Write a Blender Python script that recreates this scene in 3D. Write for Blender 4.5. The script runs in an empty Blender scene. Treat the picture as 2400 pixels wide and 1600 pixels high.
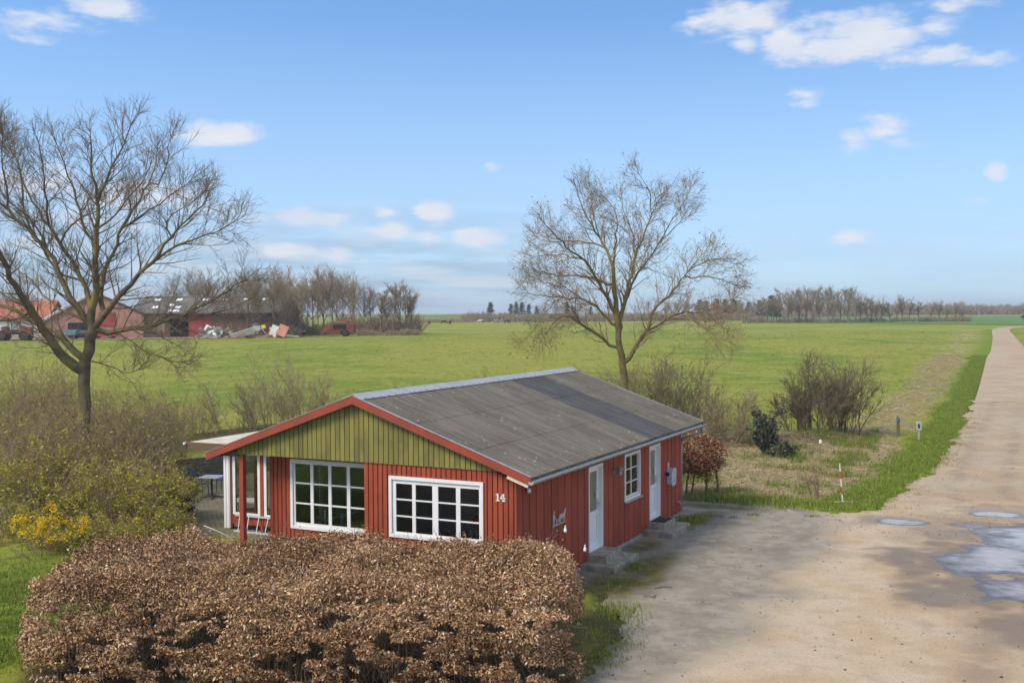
import bpy, math, random
import numpy as np
from mathutils import Matrix, Vector

# ------------------------------------------------------------------ camera
CAM = np.array([14.0489, -20.2584, 6.2397])
R_ = np.array([0.89616346, 0.44368713, -0.00572532])
U_ = np.array([-0.00703759, 0.02711349, 0.99960759])
F_ = np.array([-0.44366825, 0.89577151, -0.0274206])
FPX = 2536.92
sc = bpy.context.scene
col = sc.collection
cd = bpy.data.cameras.new('camera')
cd.sensor_width = 36.0
cd.lens = FPX / 2400.0 * 36.0
cd.clip_end = 12000
cam = bpy.data.objects.new('camera', cd)
col.objects.link(cam)
cam.matrix_world = Matrix(((R_[0], U_[0], -F_[0], CAM[0]), (R_[1], U_[1], -F_[1], CAM[1]),
                           (R_[2], U_[2], -F_[2], CAM[2]), (0, 0, 0, 1)))
sc.camera = cam

# ------------------------------------------------------------------ light
SUN_DIR = np.array([-0.42, -0.66, 0.80]); SUN_DIR /= np.linalg.norm(SUN_DIR)
SKY_STRENGTH = 0.15
EXPOSURE = 0.72
sl = bpy.data.lights.new('sun', 'SUN')
sl.energy = 2.2
sl.angle = math.radians(20)
sl.color = (1.0, 0.90, 0.76)
so = bpy.data.objects.new('sun', sl)
col.objects.link(so)
so.location = (-30, -40, 60)
so.rotation_euler = Vector(tuple(SUN_DIR)).to_track_quat('Z', 'Y').to_euler()

sc.view_settings.view_transform = 'Standard'
sc.view_settings.look = 'None'
sc.view_settings.gamma = 1
sc.view_settings.exposure = EXPOSURE
sc.view_settings.use_curve_mapping = False
cy = sc.cycles
cy.max_bounces, cy.diffuse_bounces, cy.glossy_bounces, cy.transmission_bounces, cy.transparent_max_bounces, cy.volume_bounces = 5, 3, 2, 3, 8, 0
cy.caustics_reflective = cy.caustics_refractive = False


def make_world():
    w = bpy.data.worlds.new('World')
    sc.world = w
    w.use_nodes = True
    nt = w.node_tree
    N, L = nt.nodes, nt.links
    N.clear()
    w.cycles.sampling_method = 'MANUAL'
    w.cycles.sample_map_resolution = 256
    out = N.new('ShaderNodeOutputWorld')
    bg = N.new('ShaderNodeBackground')
    bg.inputs['Strength'].default_value = SKY_STRENGTH
    L.new(bg.outputs[0], out.inputs[0])
    tc = N.new('ShaderNodeTexCoord')

    def vm(op, a, b=None, c=None):
        n = N.new('ShaderNodeVectorMath'); n.operation = op
        for i, v in enumerate((a, b, c)):
            if v is None: continue
            if isinstance(v, tuple): n.inputs[i].default_value = v
            else: L.new(v, n.inputs[i])
        return n.outputs['Value'] if op in ('LENGTH', 'DOT_PRODUCT') else n.outputs['Vector']

    def m(op, a, b=None, c=None, clamp=False):
        n = N.new('ShaderNodeMath'); n.operation = op; n.use_clamp = clamp
        for i, v in enumerate((a, b, c)):
            if v is None: continue
            if isinstance(v, (int, float)): n.inputs[i].default_value = v
            else: L.new(v, n.inputs[i])
        return n.outputs[0]

    def noise(vec, scale, detail, rough=.55):
        n = N.new('ShaderNodeTexNoise')
        n.inputs['Scale'].default_value = scale
        n.inputs['Detail'].default_value = detail
        n.inputs['Roughness'].default_value = rough
        L.new(vec, n.inputs['Vector'])
        return n.outputs['Fac'], n.outputs['Color']

    def mixc(f, a, b):
        n = N.new('ShaderNodeMix'); n.data_type = 'RGBA'
        if isinstance(f, (int, float)): n.inputs[0].default_value = f
        else: L.new(f, n.inputs[0])
        for i, v in ((6, a), (7, b)):
            if isinstance(v, tuple): n.inputs[i].default_value = v
            else: L.new(v, n.inputs[i])
        return n.outputs[2]

    d = tc.outputs['Generated']
    # clear sky: the gradient of the physical sky, climbing faster to its deep blue
    st = vm('NORMALIZE', vm('MULTIPLY_ADD', d, (1, 1, 2.0), (0, 0, 0.04)))
    sky = N.new('ShaderNodeTexSky')
    sky.sky_type = 'NISHITA'
    sky.sun_disc = False
    sky.sun_elevation = math.asin(SUN_DIR[2])
    sky.sun_rotation = math.atan2(SUN_DIR[0], SUN_DIR[1])
    sky.altitude = 0
    sky.air_density = 1.0
    sky.dust_density = 0.6
    sky.ozone_density = 3.0
    L.new(st, sky.inputs['Vector'])
    # azimuth (from the view's heading) and elevation
    sep = N.new('ShaderNodeSeparateXYZ'); L.new(d, sep.inputs[0])
    fh = np.array([F_[0], F_[1]]); fh /= np.linalg.norm(fh)
    fx = vm('DOT_PRODUCT', d, (float(fh[0]), float(fh[1]), 0))
    rx = vm('DOT_PRODUCT', d, (float(fh[1]), float(-fh[0]), 0))
    az = m('ARCTAN2', rx, fx)
    el = m('ARCSINE', sep.outputs[2])
    cb = N.new('ShaderNodeCombineXYZ'); L.new(az, cb.inputs[0]); L.new(el, cb.inputs[1])
    p0 = cb.outputs[0]
    sv = vm('MULTIPLY', d, (1, 1, 2.6))
    nf, nc = noise(sv, 9, 3)
    nf2, nc2 = noise(sv, 34, 3, .6)
    wob = vm('MULTIPLY_ADD', vm('SUBTRACT', nc, (.5, .5, .5)), (.026, .010, 0), p0)
    wob = vm('MULTIPLY_ADD', vm('SUBTRACT', nc2, (.5, .5, .5)), (.013, .008, 0), wob)
    blobs = [(1735, 48, 100, 36, .95), (1750, 105, 32, 28, .6), (1850, 105, 62, 34, .95), (2000, 60, 120, 38, 1), (1970, 115, 165, 32, 1),
             (2085, 92, 70, 28, .95), (2190, 130, 90, 20, .9), (2290, 140, 85, 15, .7), (2200, 55, 46, 28, .5), (1900, 220, 24, 18, .4),
             (2000, 335, 36, 24, .7), (2075, 305, 44, 24, .55), (2110, 340, 34, 14, .4), (2338, 408, 22, 18, .9), (2280, 468, 36, 12, .55),
             (2000, 560, 50, 12, .55), (520, 312, 82, 27, 1.2), (575, 316, 28, 22, .85), (230, 12, 95, 32, .9), (90, 45, 85, 30, .5),
             (695, 508, 64, 22, 1.25), (762, 513, 54, 18, 1.0), (590, 512, 44, 13, .55), (1022, 497, 42, 26, 1.2), (915, 497, 26, 11, .55),
             (917, 536, 52, 18, 1.1), (1120, 557, 66, 24, 1.3), (1020, 555, 42, 12, .6), (680, 590, 80, 18, 1), (790, 598, 42, 18, 1),
             (80, 428, 110, 36, 1), (340, 452, 150, 34, 1), (470, 480, 90, 26, .7), (200, 520, 170, 16, .4), (50, 560, 80, 19, .6), (1153, 390, 24, 12, .5), (2240, 8, 60, 14, .5)]
    tot = None
    for (x, y, ax, ay, amp) in blobs:
        v = F_ + R_ * (x - 1200) / FPX + U_ * (800 - y) / FPX
        v /= np.linalg.norm(v)
        a = math.atan2(v[0] * fh[1] - v[1] * fh[0], v[0] * fh[0] + v[1] * fh[1])
        e = math.asin(v[2])
        ia, ie = FPX / (ax * 1.18), FPX / (ay * 1.25)
        ln = vm('LENGTH', vm('MULTIPLY_ADD', wob, (ia, ie, 0), (-a * ia, -e * ie, 0)))
        b = m('MULTIPLY_ADD', ln, -amp, amp)
        tot = b if tot is None else m('MAXIMUM', tot, b)
    # heavier broken cloud over the unseen sky, added to whiten the light
    hi = m('MULTIPLY', m('SUBTRACT', el, .34), 6.0, clamp=True)
    bk = m('MULTIPLY', m('SUBTRACT', m('ABSOLUTE', az), .62), 6.0, clamp=True)
    gen = m('MULTIPLY', m('MULTIPLY', m('SUBTRACT', noise(sv, 3.2, 4)[0], .30), 4.0, clamp=True), m('MAXIMUM', hi, bk))
    tot = m('MAXIMUM', tot, m('MULTIPLY_ADD', gen, 1.7, -.9))
    cv = N.new('ShaderNodeMapRange'); cv.interpolation_type = 'SMOOTHSTEP'
    L.new(m('ADD', tot, m('ADD', m('MULTIPLY_ADD', nf2, 1.5, -.75), m('MULTIPLY_ADD', nf, 1.2, -.60))), cv.inputs[0]); cv.inputs[1].default_value = -.12; cv.inputs[2].default_value = .72
    cov = m('MULTIPLY', cv.outputs[0], .93)
    # thin layered veils low over the horizon
    lay = N.new('ShaderNodeCombineXYZ'); L.new(m('MULTIPLY', az, 2.6), lay.inputs[0]); L.new(m('MULTIPLY', el, 26), lay.inputs[1])
    lf, _ = noise(lay.outputs[0], 1.7, 4)
    low = m('MULTIPLY', m('SUBTRACT', .115, el), 11.0, clamp=True)
    broad = m('MULTIPLY', m('SUBTRACT', .26, el), 3.9, clamp=True)
    veil = m('MULTIPLY', m('MULTIPLY', m('SUBTRACT', lf, .38), 6.0, clamp=True), low)
    blue = vm('MULTIPLY', sky.outputs[0], (.88, 1.06, 1.12))
    base = mixc(m('MULTIPLY', broad, .92), blue, (2.05, 2.68, 3.28, 1))
    side = m('MULTIPLY_ADD', az, -4.0, .75, clamp=True)
    side = m('MAXIMUM', side, .25)
    base = mixc(m('MULTIPLY', m('MULTIPLY', veil, side), .8), base, (1.42, 1.92, 2.55, 1))
    lay2 = N.new('ShaderNodeCombineXYZ'); L.new(m('MULTIPLY', az, 5.0), lay2.inputs[0]); L.new(m('MULTIPLY_ADD', el, 34, 7.3), lay2.inputs[1])
    lf2, _ = noise(lay2.outputs[0], 1.9, 4)
    wisp = m('MULTIPLY', m('MULTIPLY', m('SUBTRACT', lf2, .46), 6.0, clamp=True), m('MULTIPLY', low, side))
    base = mixc(m('MULTIPLY', wisp, .75), base, (2.75, 3.05, 3.4, 1))
    cc = mixc(m('MULTIPLY', m('SUBTRACT', m('ADD', nf, m('MULTIPLY', nf2, .4)), .5), 2.2, clamp=True), (2.55, 2.95, 3.7, 1), (3.5, 3.52, 3.65, 1))
    fin = mixc(cov, base, cc)
    L.new(fin, bg.inputs['Color'])


make_world()

# ------------------------------------------------------------------ helpers
rng = np.random.default_rng(7)
random.seed(7)


def ray(x, y):
    return F_ + R_ * (x - 1200) / FPX + U_ * (800 - y) / FPX


def on(axis, v, x, y):
    d = ray(x, y)
    return CAM + d * ((v - CAM[axis]) / d[axis])


def dep(x, y, D):
    return CAM + ray(x, y) * D


FH = np.array([F_[0], F_[1]]); FH /= np.linalg.norm(FH)
RH = np.array([FH[1], -FH[0]])


def st_of(x, y):
    dx, dy = np.asarray(x) - CAM[0], np.asarray(y) - CAM[1]
    return dx * FH[0] + dy * FH[1], dx * RH[0] + dy * RH[1]


PLAT = 2.2


def hgt(s):
    u = np.clip((np.asarray(s, float) - 75) / (185 - 75), 0, 1)
    return 0.04 + (PLAT - .04) * u * u * (3 - 2 * u)


def gz(x, y):
    return float(hgt(st_of(x, y)[0]))


def gnd(px, py):
    """where the sight line through a picture point meets the terrain"""
    d = ray(px, py)
    lo, hi = 5.0, 2500.0
    for _ in range(60):
        mid = (lo + hi) / 2
        P = CAM + d * mid
        if P[2] > gz(P[0], P[1]): lo = mid
        else: hi = mid
    P = CAM + d * lo
    return np.array([P[0], P[1], gz(P[0], P[1])])


def W_(s, t, z=0.0):
    """s metres ahead of the camera, t to its right"""
    p = CAM[:2] + FH * s + RH * t
    return np.array([p[0], p[1], z])


def vnoise(x, y, scale, seed):
    r = np.random.default_rng(seed)
    G = r.random((256, 256))
    X, Y = np.asarray(x) * scale, np.asarray(y) * scale
    xi, yi = np.floor(X).astype(int), np.floor(Y).astype(int)
    fx, fy = X - xi, Y - yi
    fx, fy = fx * fx * (3 - 2 * fx), fy * fy * (3 - 2 * fy)
    a = G[xi % 256, yi % 256]; b = G[(xi + 1) % 256, yi % 256]
    c = G[xi % 256, (yi + 1) % 256]; d = G[(xi + 1) % 256, (yi + 1) % 256]
    return (a * (1 - fx) + b * fx) * (1 - fy) + (c * (1 - fx) + d * fx) * fy


def fbm(x, y, scale, seed, o=4):
    v, a, t = 0, 1, 0
    for i in range(o):
        v = v + a * vnoise(x, y, scale * 2 ** i, seed + i); t += a; a *= .5
    return v / t


def inpoly(x, y, poly):
    x, y = np.asarray(x), np.asarray(y)
    ins = np.zeros(x.shape, bool)
    n = len(poly)
    for i in range(n):
        x1, y1 = poly[i][:2]; x2, y2 = poly[(i + 1) % n][:2]
        c = ((y1 > y) != (y2 > y)) & (x < (x2 - x1) * (y - y1) / (y2 - y1 + 1e-12) + x1)
        ins ^= c
    return ins


def segdist(x, y, pts):
    d = np.full(np.asarray(x).shape, 1e9)
    for (x1, y1), (x2, y2) in zip(pts[:-1], pts[1:]):
        vx, vy = x2 - x1, y2 - y1
        t = np.clip(((x - x1) * vx + (y - y1) * vy) / (vx * vx + vy * vy + 1e-9), 0, 1)
        d = np.minimum(d, np.hypot(x - x1 - t * vx, y - y1 - t * vy))
    return d


def sstep(a, b, x):
    u = np.clip((x - a) / (b - a), 0, 1)
    return u * u * (3 - 2 * u)


def tag(o, label=None, cat=None, group=None, kind=None):
    if label: o['label'] = label
    if cat: o['category'] = cat
    if group: o['group'] = group
    if kind: o['kind'] = kind
    return o


def empty(name, loc=(0, 0, 0), rz=0, label=None, cat=None, group=None):
    o = bpy.data.objects.new(name, None)
    o.empty_display_size = .2
    col.objects.link(o)
    o.location = tuple(float(v) for v in loc)
    o.rotation_euler = (0, 0, rz)
    return tag(o, label, cat, group)


def link(name, me, m=None, parent=None, loc=None, smooth=False):
    if m is not None and not me.materials: me.materials.append(m)
    o = bpy.data.objects.new(name, me)
    col.objects.link(o)
    if parent is not None: o.parent = parent
    if loc is not None: o.location = tuple(float(v) for v in loc)
    if smooth:
        me.polygons.foreach_set('use_smooth', np.ones(len(me.polygons), bool))
    return o


def npmesh(name, V, F, tint=None, mask=None, smooth=False):
    """fast mesh from arrays; F is (m,3) or (m,4) or a list of both"""
    V = np.asarray(V, np.float32).reshape(-1, 3)
    Fs = F if isinstance(F, list) else [F]
    Fs = [np.asarray(f, np.int32) for f in Fs if len(f)]
    me = bpy.data.meshes.new(name)
    me.vertices.add(len(V))
    me.vertices.foreach_set('co', V.ravel())
    nl = sum(f.size for f in Fs); nf = sum(len(f) for f in Fs)
    me.loops.add(nl); me.polygons.add(nf)
    me.loops.foreach_set('vertex_index', np.concatenate([f.ravel() for f in Fs]))
    tot = np.concatenate([np.full(len(f), f.shape[1], np.int32) for f in Fs])
    st = np.concatenate([[0], np.cumsum(tot)[:-1]]).astype(np.int32)
    me.polygons.foreach_set('loop_start', st)
    me.polygons.foreach_set('loop_total', tot)
    if smooth:
        me.polygons.foreach_set('use_smooth', np.ones(nf, bool))
    me.update(calc_edges=True)
    if tint is not None:
        a = me.attributes.new('tint', 'FLOAT', 'FACE')
        a.data.foreach_set('value', np.asarray(tint, np.float32))
    if mask is not None:
        a = me.attributes.new('mask', 'FLOAT_COLOR', 'POINT')
        mk = np.ones((len(V), 4), np.float32); mk[:, :mask.shape[1]] = mask
        a.data.foreach_set('color', mk.ravel())
    return me


class MB:
    """collects simple solids into one mesh"""
    def __init__(self): self.v = []; self.f = []

    def add(self, vs, fs):
        b = len(self.v); self.v += [tuple(map(float, q)) for q in vs]
        self.f += [tuple(b + i for i in q) for q in fs]; return self

    def box(self, x0, x1, y0, y1, z0, z1):
        return self.add([(x0, y0, z0), (x1, y0, z0), (x1, y1, z0), (x0, y1, z0), (x0, y0, z1), (x1, y0, z1), (x1, y1, z1), (x0, y1, z1)],
                        [(0, 3, 2, 1), (4, 5, 6, 7), (0, 1, 5, 4), (1, 2, 6, 5), (2, 3, 7, 6), (3, 0, 4, 7)])

    def obox(self, c, ax, ay, az):
        """box from centre and three half-axis vectors"""
        c, ax, ay, az = map(np.asarray, (c, ax, ay, az))
        vs = [c + sx * ax + sy * ay + sz * az for sz in (-1, 1) for sx, sy in ((-1, -1), (1, -1), (1, 1), (-1, 1))]
        return self.add(vs, [(0, 3, 2, 1), (4, 5, 6, 7), (0, 1, 5, 4), (1, 2, 6, 5), (2, 3, 7, 6), (3, 0, 4, 7)])

    def beam(self, a, b, w, h, up=(0, 0, 1)):
        a, b = np.asarray(a, float), np.asarray(b, float)
        t = b - a; L = np.linalg.norm(t); t /= L
        s = np.cross(t, up); s /= np.linalg.norm(s); u = np.cross(s, t)
        return self.obox((a + b) / 2, t * L / 2, s * w / 2, u * h / 2)

    def prism(self, poly, axis, a, b):
        """extrude a 2-D outline along an axis (poly in the two other axes)"""
        n = len(poly)
        def mk(p, q):
            if axis == 0: return (q, p[0], p[1])
            if axis == 1: return (p[0], q, p[1])
            return (p[0], p[1], q)
        vs = [mk(p, a) for p in poly] + [mk(p, b) for p in poly]
        fs = [tuple(range(n)), tuple(range(2 * n - 1, n - 1, -1))]
        fs += [(i, i + n, (i + 1) % n + n, (i + 1) % n) for i in range(n)]
        return self.add(vs, fs)

    def tube(self, pts, r, k=8, cap=True):
        pts = [np.asarray(p, float) for p in pts]
        n = len(pts); rs = r if hasattr(r, '__len__') else [r] * n
        ref = np.array([.31, .52, .79]); vs = []
        for i, p in enumerate(pts):
            t = pts[min(i + 1, n - 1)] - pts[max(i - 1, 0)]; t = t / (np.linalg.norm(t) + 1e-9)
            s = np.cross(t, ref); s /= np.linalg.norm(s) + 1e-9; u = np.cross(s, t)
            for j in range(k):
                a = 2 * math.pi * j / k
                vs.append(p + rs[i] * (math.cos(a) * s + math.sin(a) * u))
        fs = [(i * k + j, i * k + (j + 1) % k, (i + 1) * k + (j + 1) % k, (i + 1) * k + j) for i in range(n - 1) for j in range(k)]
        if cap: fs += [tuple(range(k))[::-1], tuple((n - 1) * k + j for j in range(k))]
        return self.add(vs, fs)

    def lathe(self, prof, c=(0, 0, 0), k=16, axis=2):
        vs = []; n = len(prof)
        for r, h in prof:
            for j in range(k):
                a = 2 * math.pi * j / k
                q = (r * math.cos(a), r * math.sin(a), h)
                if axis == 0: q = (h, r * math.cos(a), r * math.sin(a))
                if axis == 1: q = (r * math.sin(a), h, r * math.cos(a))
                vs.append((c[0] + q[0], c[1] + q[1], c[2] + q[2]))
        fs = [(i * k + j, i * k + (j + 1) % k, (i + 1) * k + (j + 1) % k, (i + 1) * k + j) for i in range(n - 1) for j in range(k)]
        fs += [tuple(range(k))[::-1], tuple((n - 1) * k + j for j in range(k))]
        return self.add(vs, fs)

    def mesh(self, name):
        me = bpy.data.meshes.new(name); me.from_pydata(self.v, [], self.f); me.update(); return me

    def build(self, name, m, parent=None, smooth=False, loc=None):
        return link(name, self.mesh(name), m, parent, loc, smooth)


# ------------------------------------------------------------------ materials
class NT:
    def __init__(self, name):
        self.m = bpy.data.materials.new(name); self.m.use_nodes = True
        self.t = self.m.node_tree; self.N = self.t.nodes; self.L = self.t.links
        self.b = self.N['Principled BSDF']; self.out = self.N['Material Output']
        self.tc = self.N.new('ShaderNodeTexCoord')

    def set(self, sock, v):
        if isinstance(v, (int, float)): sock.default_value = v
        elif isinstance(v, tuple): sock.default_value = v if len(v) != 3 or sock.type == 'VECTOR' else (*v, 1)
        else: self.L.new(v, sock)

    def noise(self, vec, scale, detail=4, rough=.55, color=False):
        n = self.N.new('ShaderNodeTexNoise')
        n.inputs['Scale'].default_value = scale; n.inputs['Detail'].default_value = detail; n.inputs['Roughness'].default_value = rough
        self.L.new(vec, n.inputs['Vector']); return n.outputs['Color' if color else 'Fac']

    def vm(self, op, a, b=None):
        n = self.N.new('ShaderNodeVectorMath'); n.operation = op
        self.set(n.inputs[0], a)
        if b is not None: self.set(n.inputs[1], b)
        return n.outputs['Vector']

    def math(self, op, a, b=None, c=None, clamp=False):
        n = self.N.new('ShaderNodeMath'); n.operation = op; n.use_clamp = clamp
        for i, v in enumerate((a, b, c)):
            if v is not None: self.set(n.inputs[i], v)
        return n.outputs[0]

    def ramp(self, f, stops):
        n = self.N.new('ShaderNodeValToRGB'); e = n.color_ramp.elements
        while len(e) < len(stops): e.new(.5)
        for k, (p, c) in zip(e, stops):
            k.position = p; k.color = (*c, 1) if len(c) == 3 else c
        self.set(n.inputs[0], f); return n.outputs[0]

    def mix(self, f, a, b, mode='MIX'):
        n = self.N.new('ShaderNodeMix'); n.data_type = 'RGBA'; n.blend_type = mode
        self.set(n.inputs[0], f); self.set(n.inputs[6], a); self.set(n.inputs[7], b); return n.outputs[2]

    def sm(self, f, a, b):
        n = self.N.new('ShaderNodeMapRange'); n.interpolation_type = 'SMOOTHSTEP'
        self.set(n.inputs[0], f); n.inputs[1].default_value = a; n.inputs[2].default_value = b; return n.outputs[0]

    def bump(self, h, strength, dist):
        n = self.N.new('ShaderNodeBump'); n.inputs['Strength'].default_value = strength; n.inputs['Distance'].default_value = dist
        self.L.new(h, n.inputs['Height']); self.L.new(n.outputs[0], self.b.inputs['Normal'])

    def done(self, color, rough=.8, spec=.3, metal=0):
        self.set(self.b.inputs['Base Color'], color); self.set(self.b.inputs['Roughness'], rough)
        self.set(self.b.inputs['Specular IOR Level'], spec); self.set(self.b.inputs['Metallic'], metal)
        return self.m


def c3(c, k): return tuple(min(1, v * k) for v in c)


def pm(name, c1, c2=None, scale=4, rough=.8, spec=.3, stretch=(1, 1, 1), bump=0, bscale=20, rnd=.0, metal=0, detail=5):
    n = NT(name)
    c2 = c2 or c3(c1, 1.25)
    v = n.tc.outputs['Object']
    oi = n.N.new('ShaderNodeObjectInfo')
    off = n.N.new('ShaderNodeCombineXYZ')
    n.L.new(n.math('MULTIPLY', oi.outputs['Random'], 91), off.inputs[0]); n.L.new(n.math('MULTIPLY', oi.outputs['Random'], 37), off.inputs[1])
    v = n.vm('ADD', n.vm('MULTIPLY', v, stretch), off.outputs[0])
    f = n.sm(n.noise(v, scale, detail), .3, .7)
    c = n.mix(f, c1, c2)
    if rnd:
        k = n.math('MULTIPLY_ADD', oi.outputs['Random'], 2 * rnd, 1 - rnd)
        cv = n.N.new('ShaderNodeCombineColor')
        for i in range(3): n.L.new(k, cv.inputs[i])
        c = n.mix(1.0, c, cv.outputs[0], 'MULTIPLY')
    if bump: n.bump(n.noise(v, bscale, 4), .6, bump)
    return n.done(c, rough, spec, metal)


def tintmat(name, stops, rough=.75, spec=.2, trans=0.0):
    """colour picked per leaf or blade"""
    n = NT(name)
    a = n.N.new('ShaderNodeAttribute'); a.attribute_name = 'tint'
    c = n.ramp(a.outputs['Fac'], stops)
    n.done(c, rough, spec)
    if trans:
        t = n.N.new('ShaderNodeBsdfTranslucent'); n.L.new(c, t.inputs[0])
        mx = n.N.new('ShaderNodeMixShader'); mx.inputs[0].default_value = trans
        n.L.new(n.b.outputs[0], mx.inputs[1]); n.L.new(t.outputs[0], mx.inputs[2]); n.L.new(mx.outputs[0], n.out.inputs[0])
    return n.m


def wood_paint(name, c, dark, rnd=.09):
    """painted upright boards: slight streaks, worn and dirty in patches"""
    n = NT(name)
    oi = n.N.new('ShaderNodeObjectInfo')
    off = n.N.new('ShaderNodeCombineXYZ')
    for i, k in enumerate((91, 37, 53)): n.L.new(n.math('MULTIPLY', oi.outputs['Random'], k), off.inputs[i])
    v = n.vm('ADD', n.tc.outputs['Object'], off.outputs[0])
    g = n.noise(n.vm('MULTIPLY', v, (30, 30, 1.6)), 1.0, 4)
    p = n.noise(v, 1.3, 5)
    cc = n.mix(n.sm(g, .35, .75), c, c3(c, .86))
    cc = n.mix(n.math('MULTIPLY', n.sm(p, .45, .62), .6), cc, dark)
    k = n.math('MULTIPLY_ADD', oi.outputs['Random'], 2 * rnd, 1 - rnd)
    cv = n.N.new('ShaderNodeCombineColor')
    for i in range(3): n.L.new(k, cv.inputs[i])
    cc = n.mix(1.0, cc, cv.outputs[0], 'MULTIPLY')
    n.bump(g, .35, .004)
    return n.done(cc, .72, .25)


def glass_mat(name, tint=(.82, .86, .85), refl=1.0):
    n = NT(name)
    tr = n.N.new('ShaderNodeBsdfTransparent'); tr.inputs[0].default_value = (*tint, 1)
    gl = n.N.new('ShaderNodeBsdfGlossy'); gl.inputs['Roughness'].default_value = .02
    fr = n.N.new('ShaderNodeFresnel'); fr.inputs[0].default_value = 1.5
    mx = n.N.new('ShaderNodeMixShader')
    n.L.new(n.math('MULTIPLY', fr.outputs[0], refl, clamp=True), mx.inputs[0])
    n.L.new(tr.outputs[0], mx.inputs[1]); n.L.new(gl.outputs[0], mx.inputs[2]); n.L.new(mx.outputs[0], n.out.inputs[0])
    return n.m


M = {}
M['red'] = wood_paint('red painted boards', (.355, .070, .031), (.25, .052, .026))
M['red_side'] = wood_paint('red painted wide boards', (.345, .068, .036), (.24, .052, .03))
M['red_back'] = pm('dark gap red', (.045, .008, .006), rough=.9)
M['fascia'] = wood_paint('faded red bargeboard', (.33, .065, .038), (.20, .06, .04), .03)
M['green'] = wood_paint('olive painted boards', (.235, .21, .055), (.125, .115, .042), .12)
M['green_back'] = pm('dark gap olive', (.05, .05, .015), rough=.9)
M['white'] = pm('white paint', (.74, .72, .69), (.80, .79, .77), 3, .5, .4)
M['upvc'] = pm('white plastic door', (.76, .77, .78), (.80, .80, .81), 2, .35, .4)
M['raw_wood'] = pm('pale raw timber', (.62, .50, .36), (.72, .62, .48), 9, .8)
M['glass'] = glass_mat('window glass', (.88, .89, .88), 1.0)
M['door_reflection'] = pm('door glass with painted reflection', (.15, .15, .115), (.21, .21, .165), 1.5, .18, .6)  # opaque olive grey stands in for what the door glass reflects
M['dark_room'] = pm('dim interior', (.45, .42, .36), (.58, .54, .47), 1.2, .9)
M['zinc'] = pm('grey zinc', (.34, .35, .35), (.46, .47, .48), 6, .45, .5, metal=.35)
M['ridge'] = pm('light grey ridge metal', (.31, .32, .335), (.40, .41, .425), 5, .55, .3)
M['concrete'] = pm('step concrete', (.22, .20, .155), (.40, .36, .285), 5, .92, .2, bump=.01, bscale=60)
M['found'] = pm('foundation', (.24, .24, .21), (.34, .34, .31), 6, .9)
M['mat'] = pm('door mat', (.025, .025, .022), (.04, .038, .032), 40, .95)
M['lampgrey'] = pm('grey lamp metal', (.20, .21, .21), (.30, .31, .31), 9, .5, .4)
M['mailgrey'] = pm('mailbox grey', (.42, .46, .50), (.48, .52, .56), 4, .45, .4)
M['black'] = pm('black plastic', (.015, .015, .017), rough=.6)
M['steel'] = pm('bare steel', (.42, .44, .45), (.52, .54, .55), 8, .45, .5, metal=.4)
M['alu'] = pm('aluminium', (.62, .63, .64), (.72, .73, .74), 8, .35, .5, metal=.3)
M['brownboard'] = pm('brown timber', (.10, .06, .035), (.19, .12, .07), 8, .85, stretch=(1, 6, 6))
M['olive_eave'] = pm('mossy eave board', (.11, .105, .045), (.26, .24, .14), 4, .9)
M['felt'] = pm('pale roofing felt', (.48, .43, .33), (.62, .57, .46), 3, .9)
M['sleeper'] = pm('weathered sleeper', (.10, .085, .055), (.22, .19, .13), 6, .95, stretch=(1, 1, 5), bump=.01)
M['bulb'] = pm('white glass bulb', (.78, .78, .78), rough=.15, spec=.6)
M['blueglass'] = pm('blue bottle', (.02, .06, .22), rough=.2, spec=.6)
M['limebowl'] = pm('lime bowl', (.36, .62, .03), rough=.35)
M['redlamp'] = pm('red lamp', (.25, .015, .015), rough=.4)
M['palefig'] = pm('pale figurine', (.55, .58, .5), rough=.6)
M['charcoal'] = pm('charcoal metal', (.035, .04, .045), (.055, .06, .066), 6, .5)
M['tabletop'] = pm('grey table top', (.26, .27, .29), (.33, .34, .36), 6, .45)

# ------------------------------------------------------------------ terrain masks
YARD = [(8.6, -16), (7.09, -3.6), (6.73, -1.44), (6.15, .85), (4.9, 2.6), (3.6, 3.6), (3.6, 12.2), (2.3, 12.6), (2.6, 14.6), (4.15, 14.77),
        (5.69, 15.0), (6.96, 14.3), (8.0, 13.75), (8.75, 13.9), (9.45, 15.1), (9.85, 20.9), (10.18, 31), (9.95, 45), (9.64, 60), (9.0, 80), (13.2, 80), (13.9, 60), (14.3, 40),
        (14.8, 28), (16, 20), (18, 10), (21, -16)]
HU = np.array([.93, .37]); HU = HU / np.linalg.norm(HU); HV = np.array([-HU[1], HU[0]])
HO = np.array([4.06, -5.03])


def hedge_uv(x, y):
    dx, dy = np.asarray(x) - HO[0], np.asarray(y) - HO[1]
    return dx * HU[0] + dy * HU[1], dx * HV[0] + dy * HV[1]


def yard_in(x, y):
    nx = x + (fbm(x, y, .9, 11) - .5) * .9 + (fbm(x, y, 4, 15) - .5) * .35
    ny = y + (fbm(x, y, .9, 12) - .5) * .9 + (fbm(x, y, 4, 16) - .5) * .35
    return inpoly(nx, ny, YARD)


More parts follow.
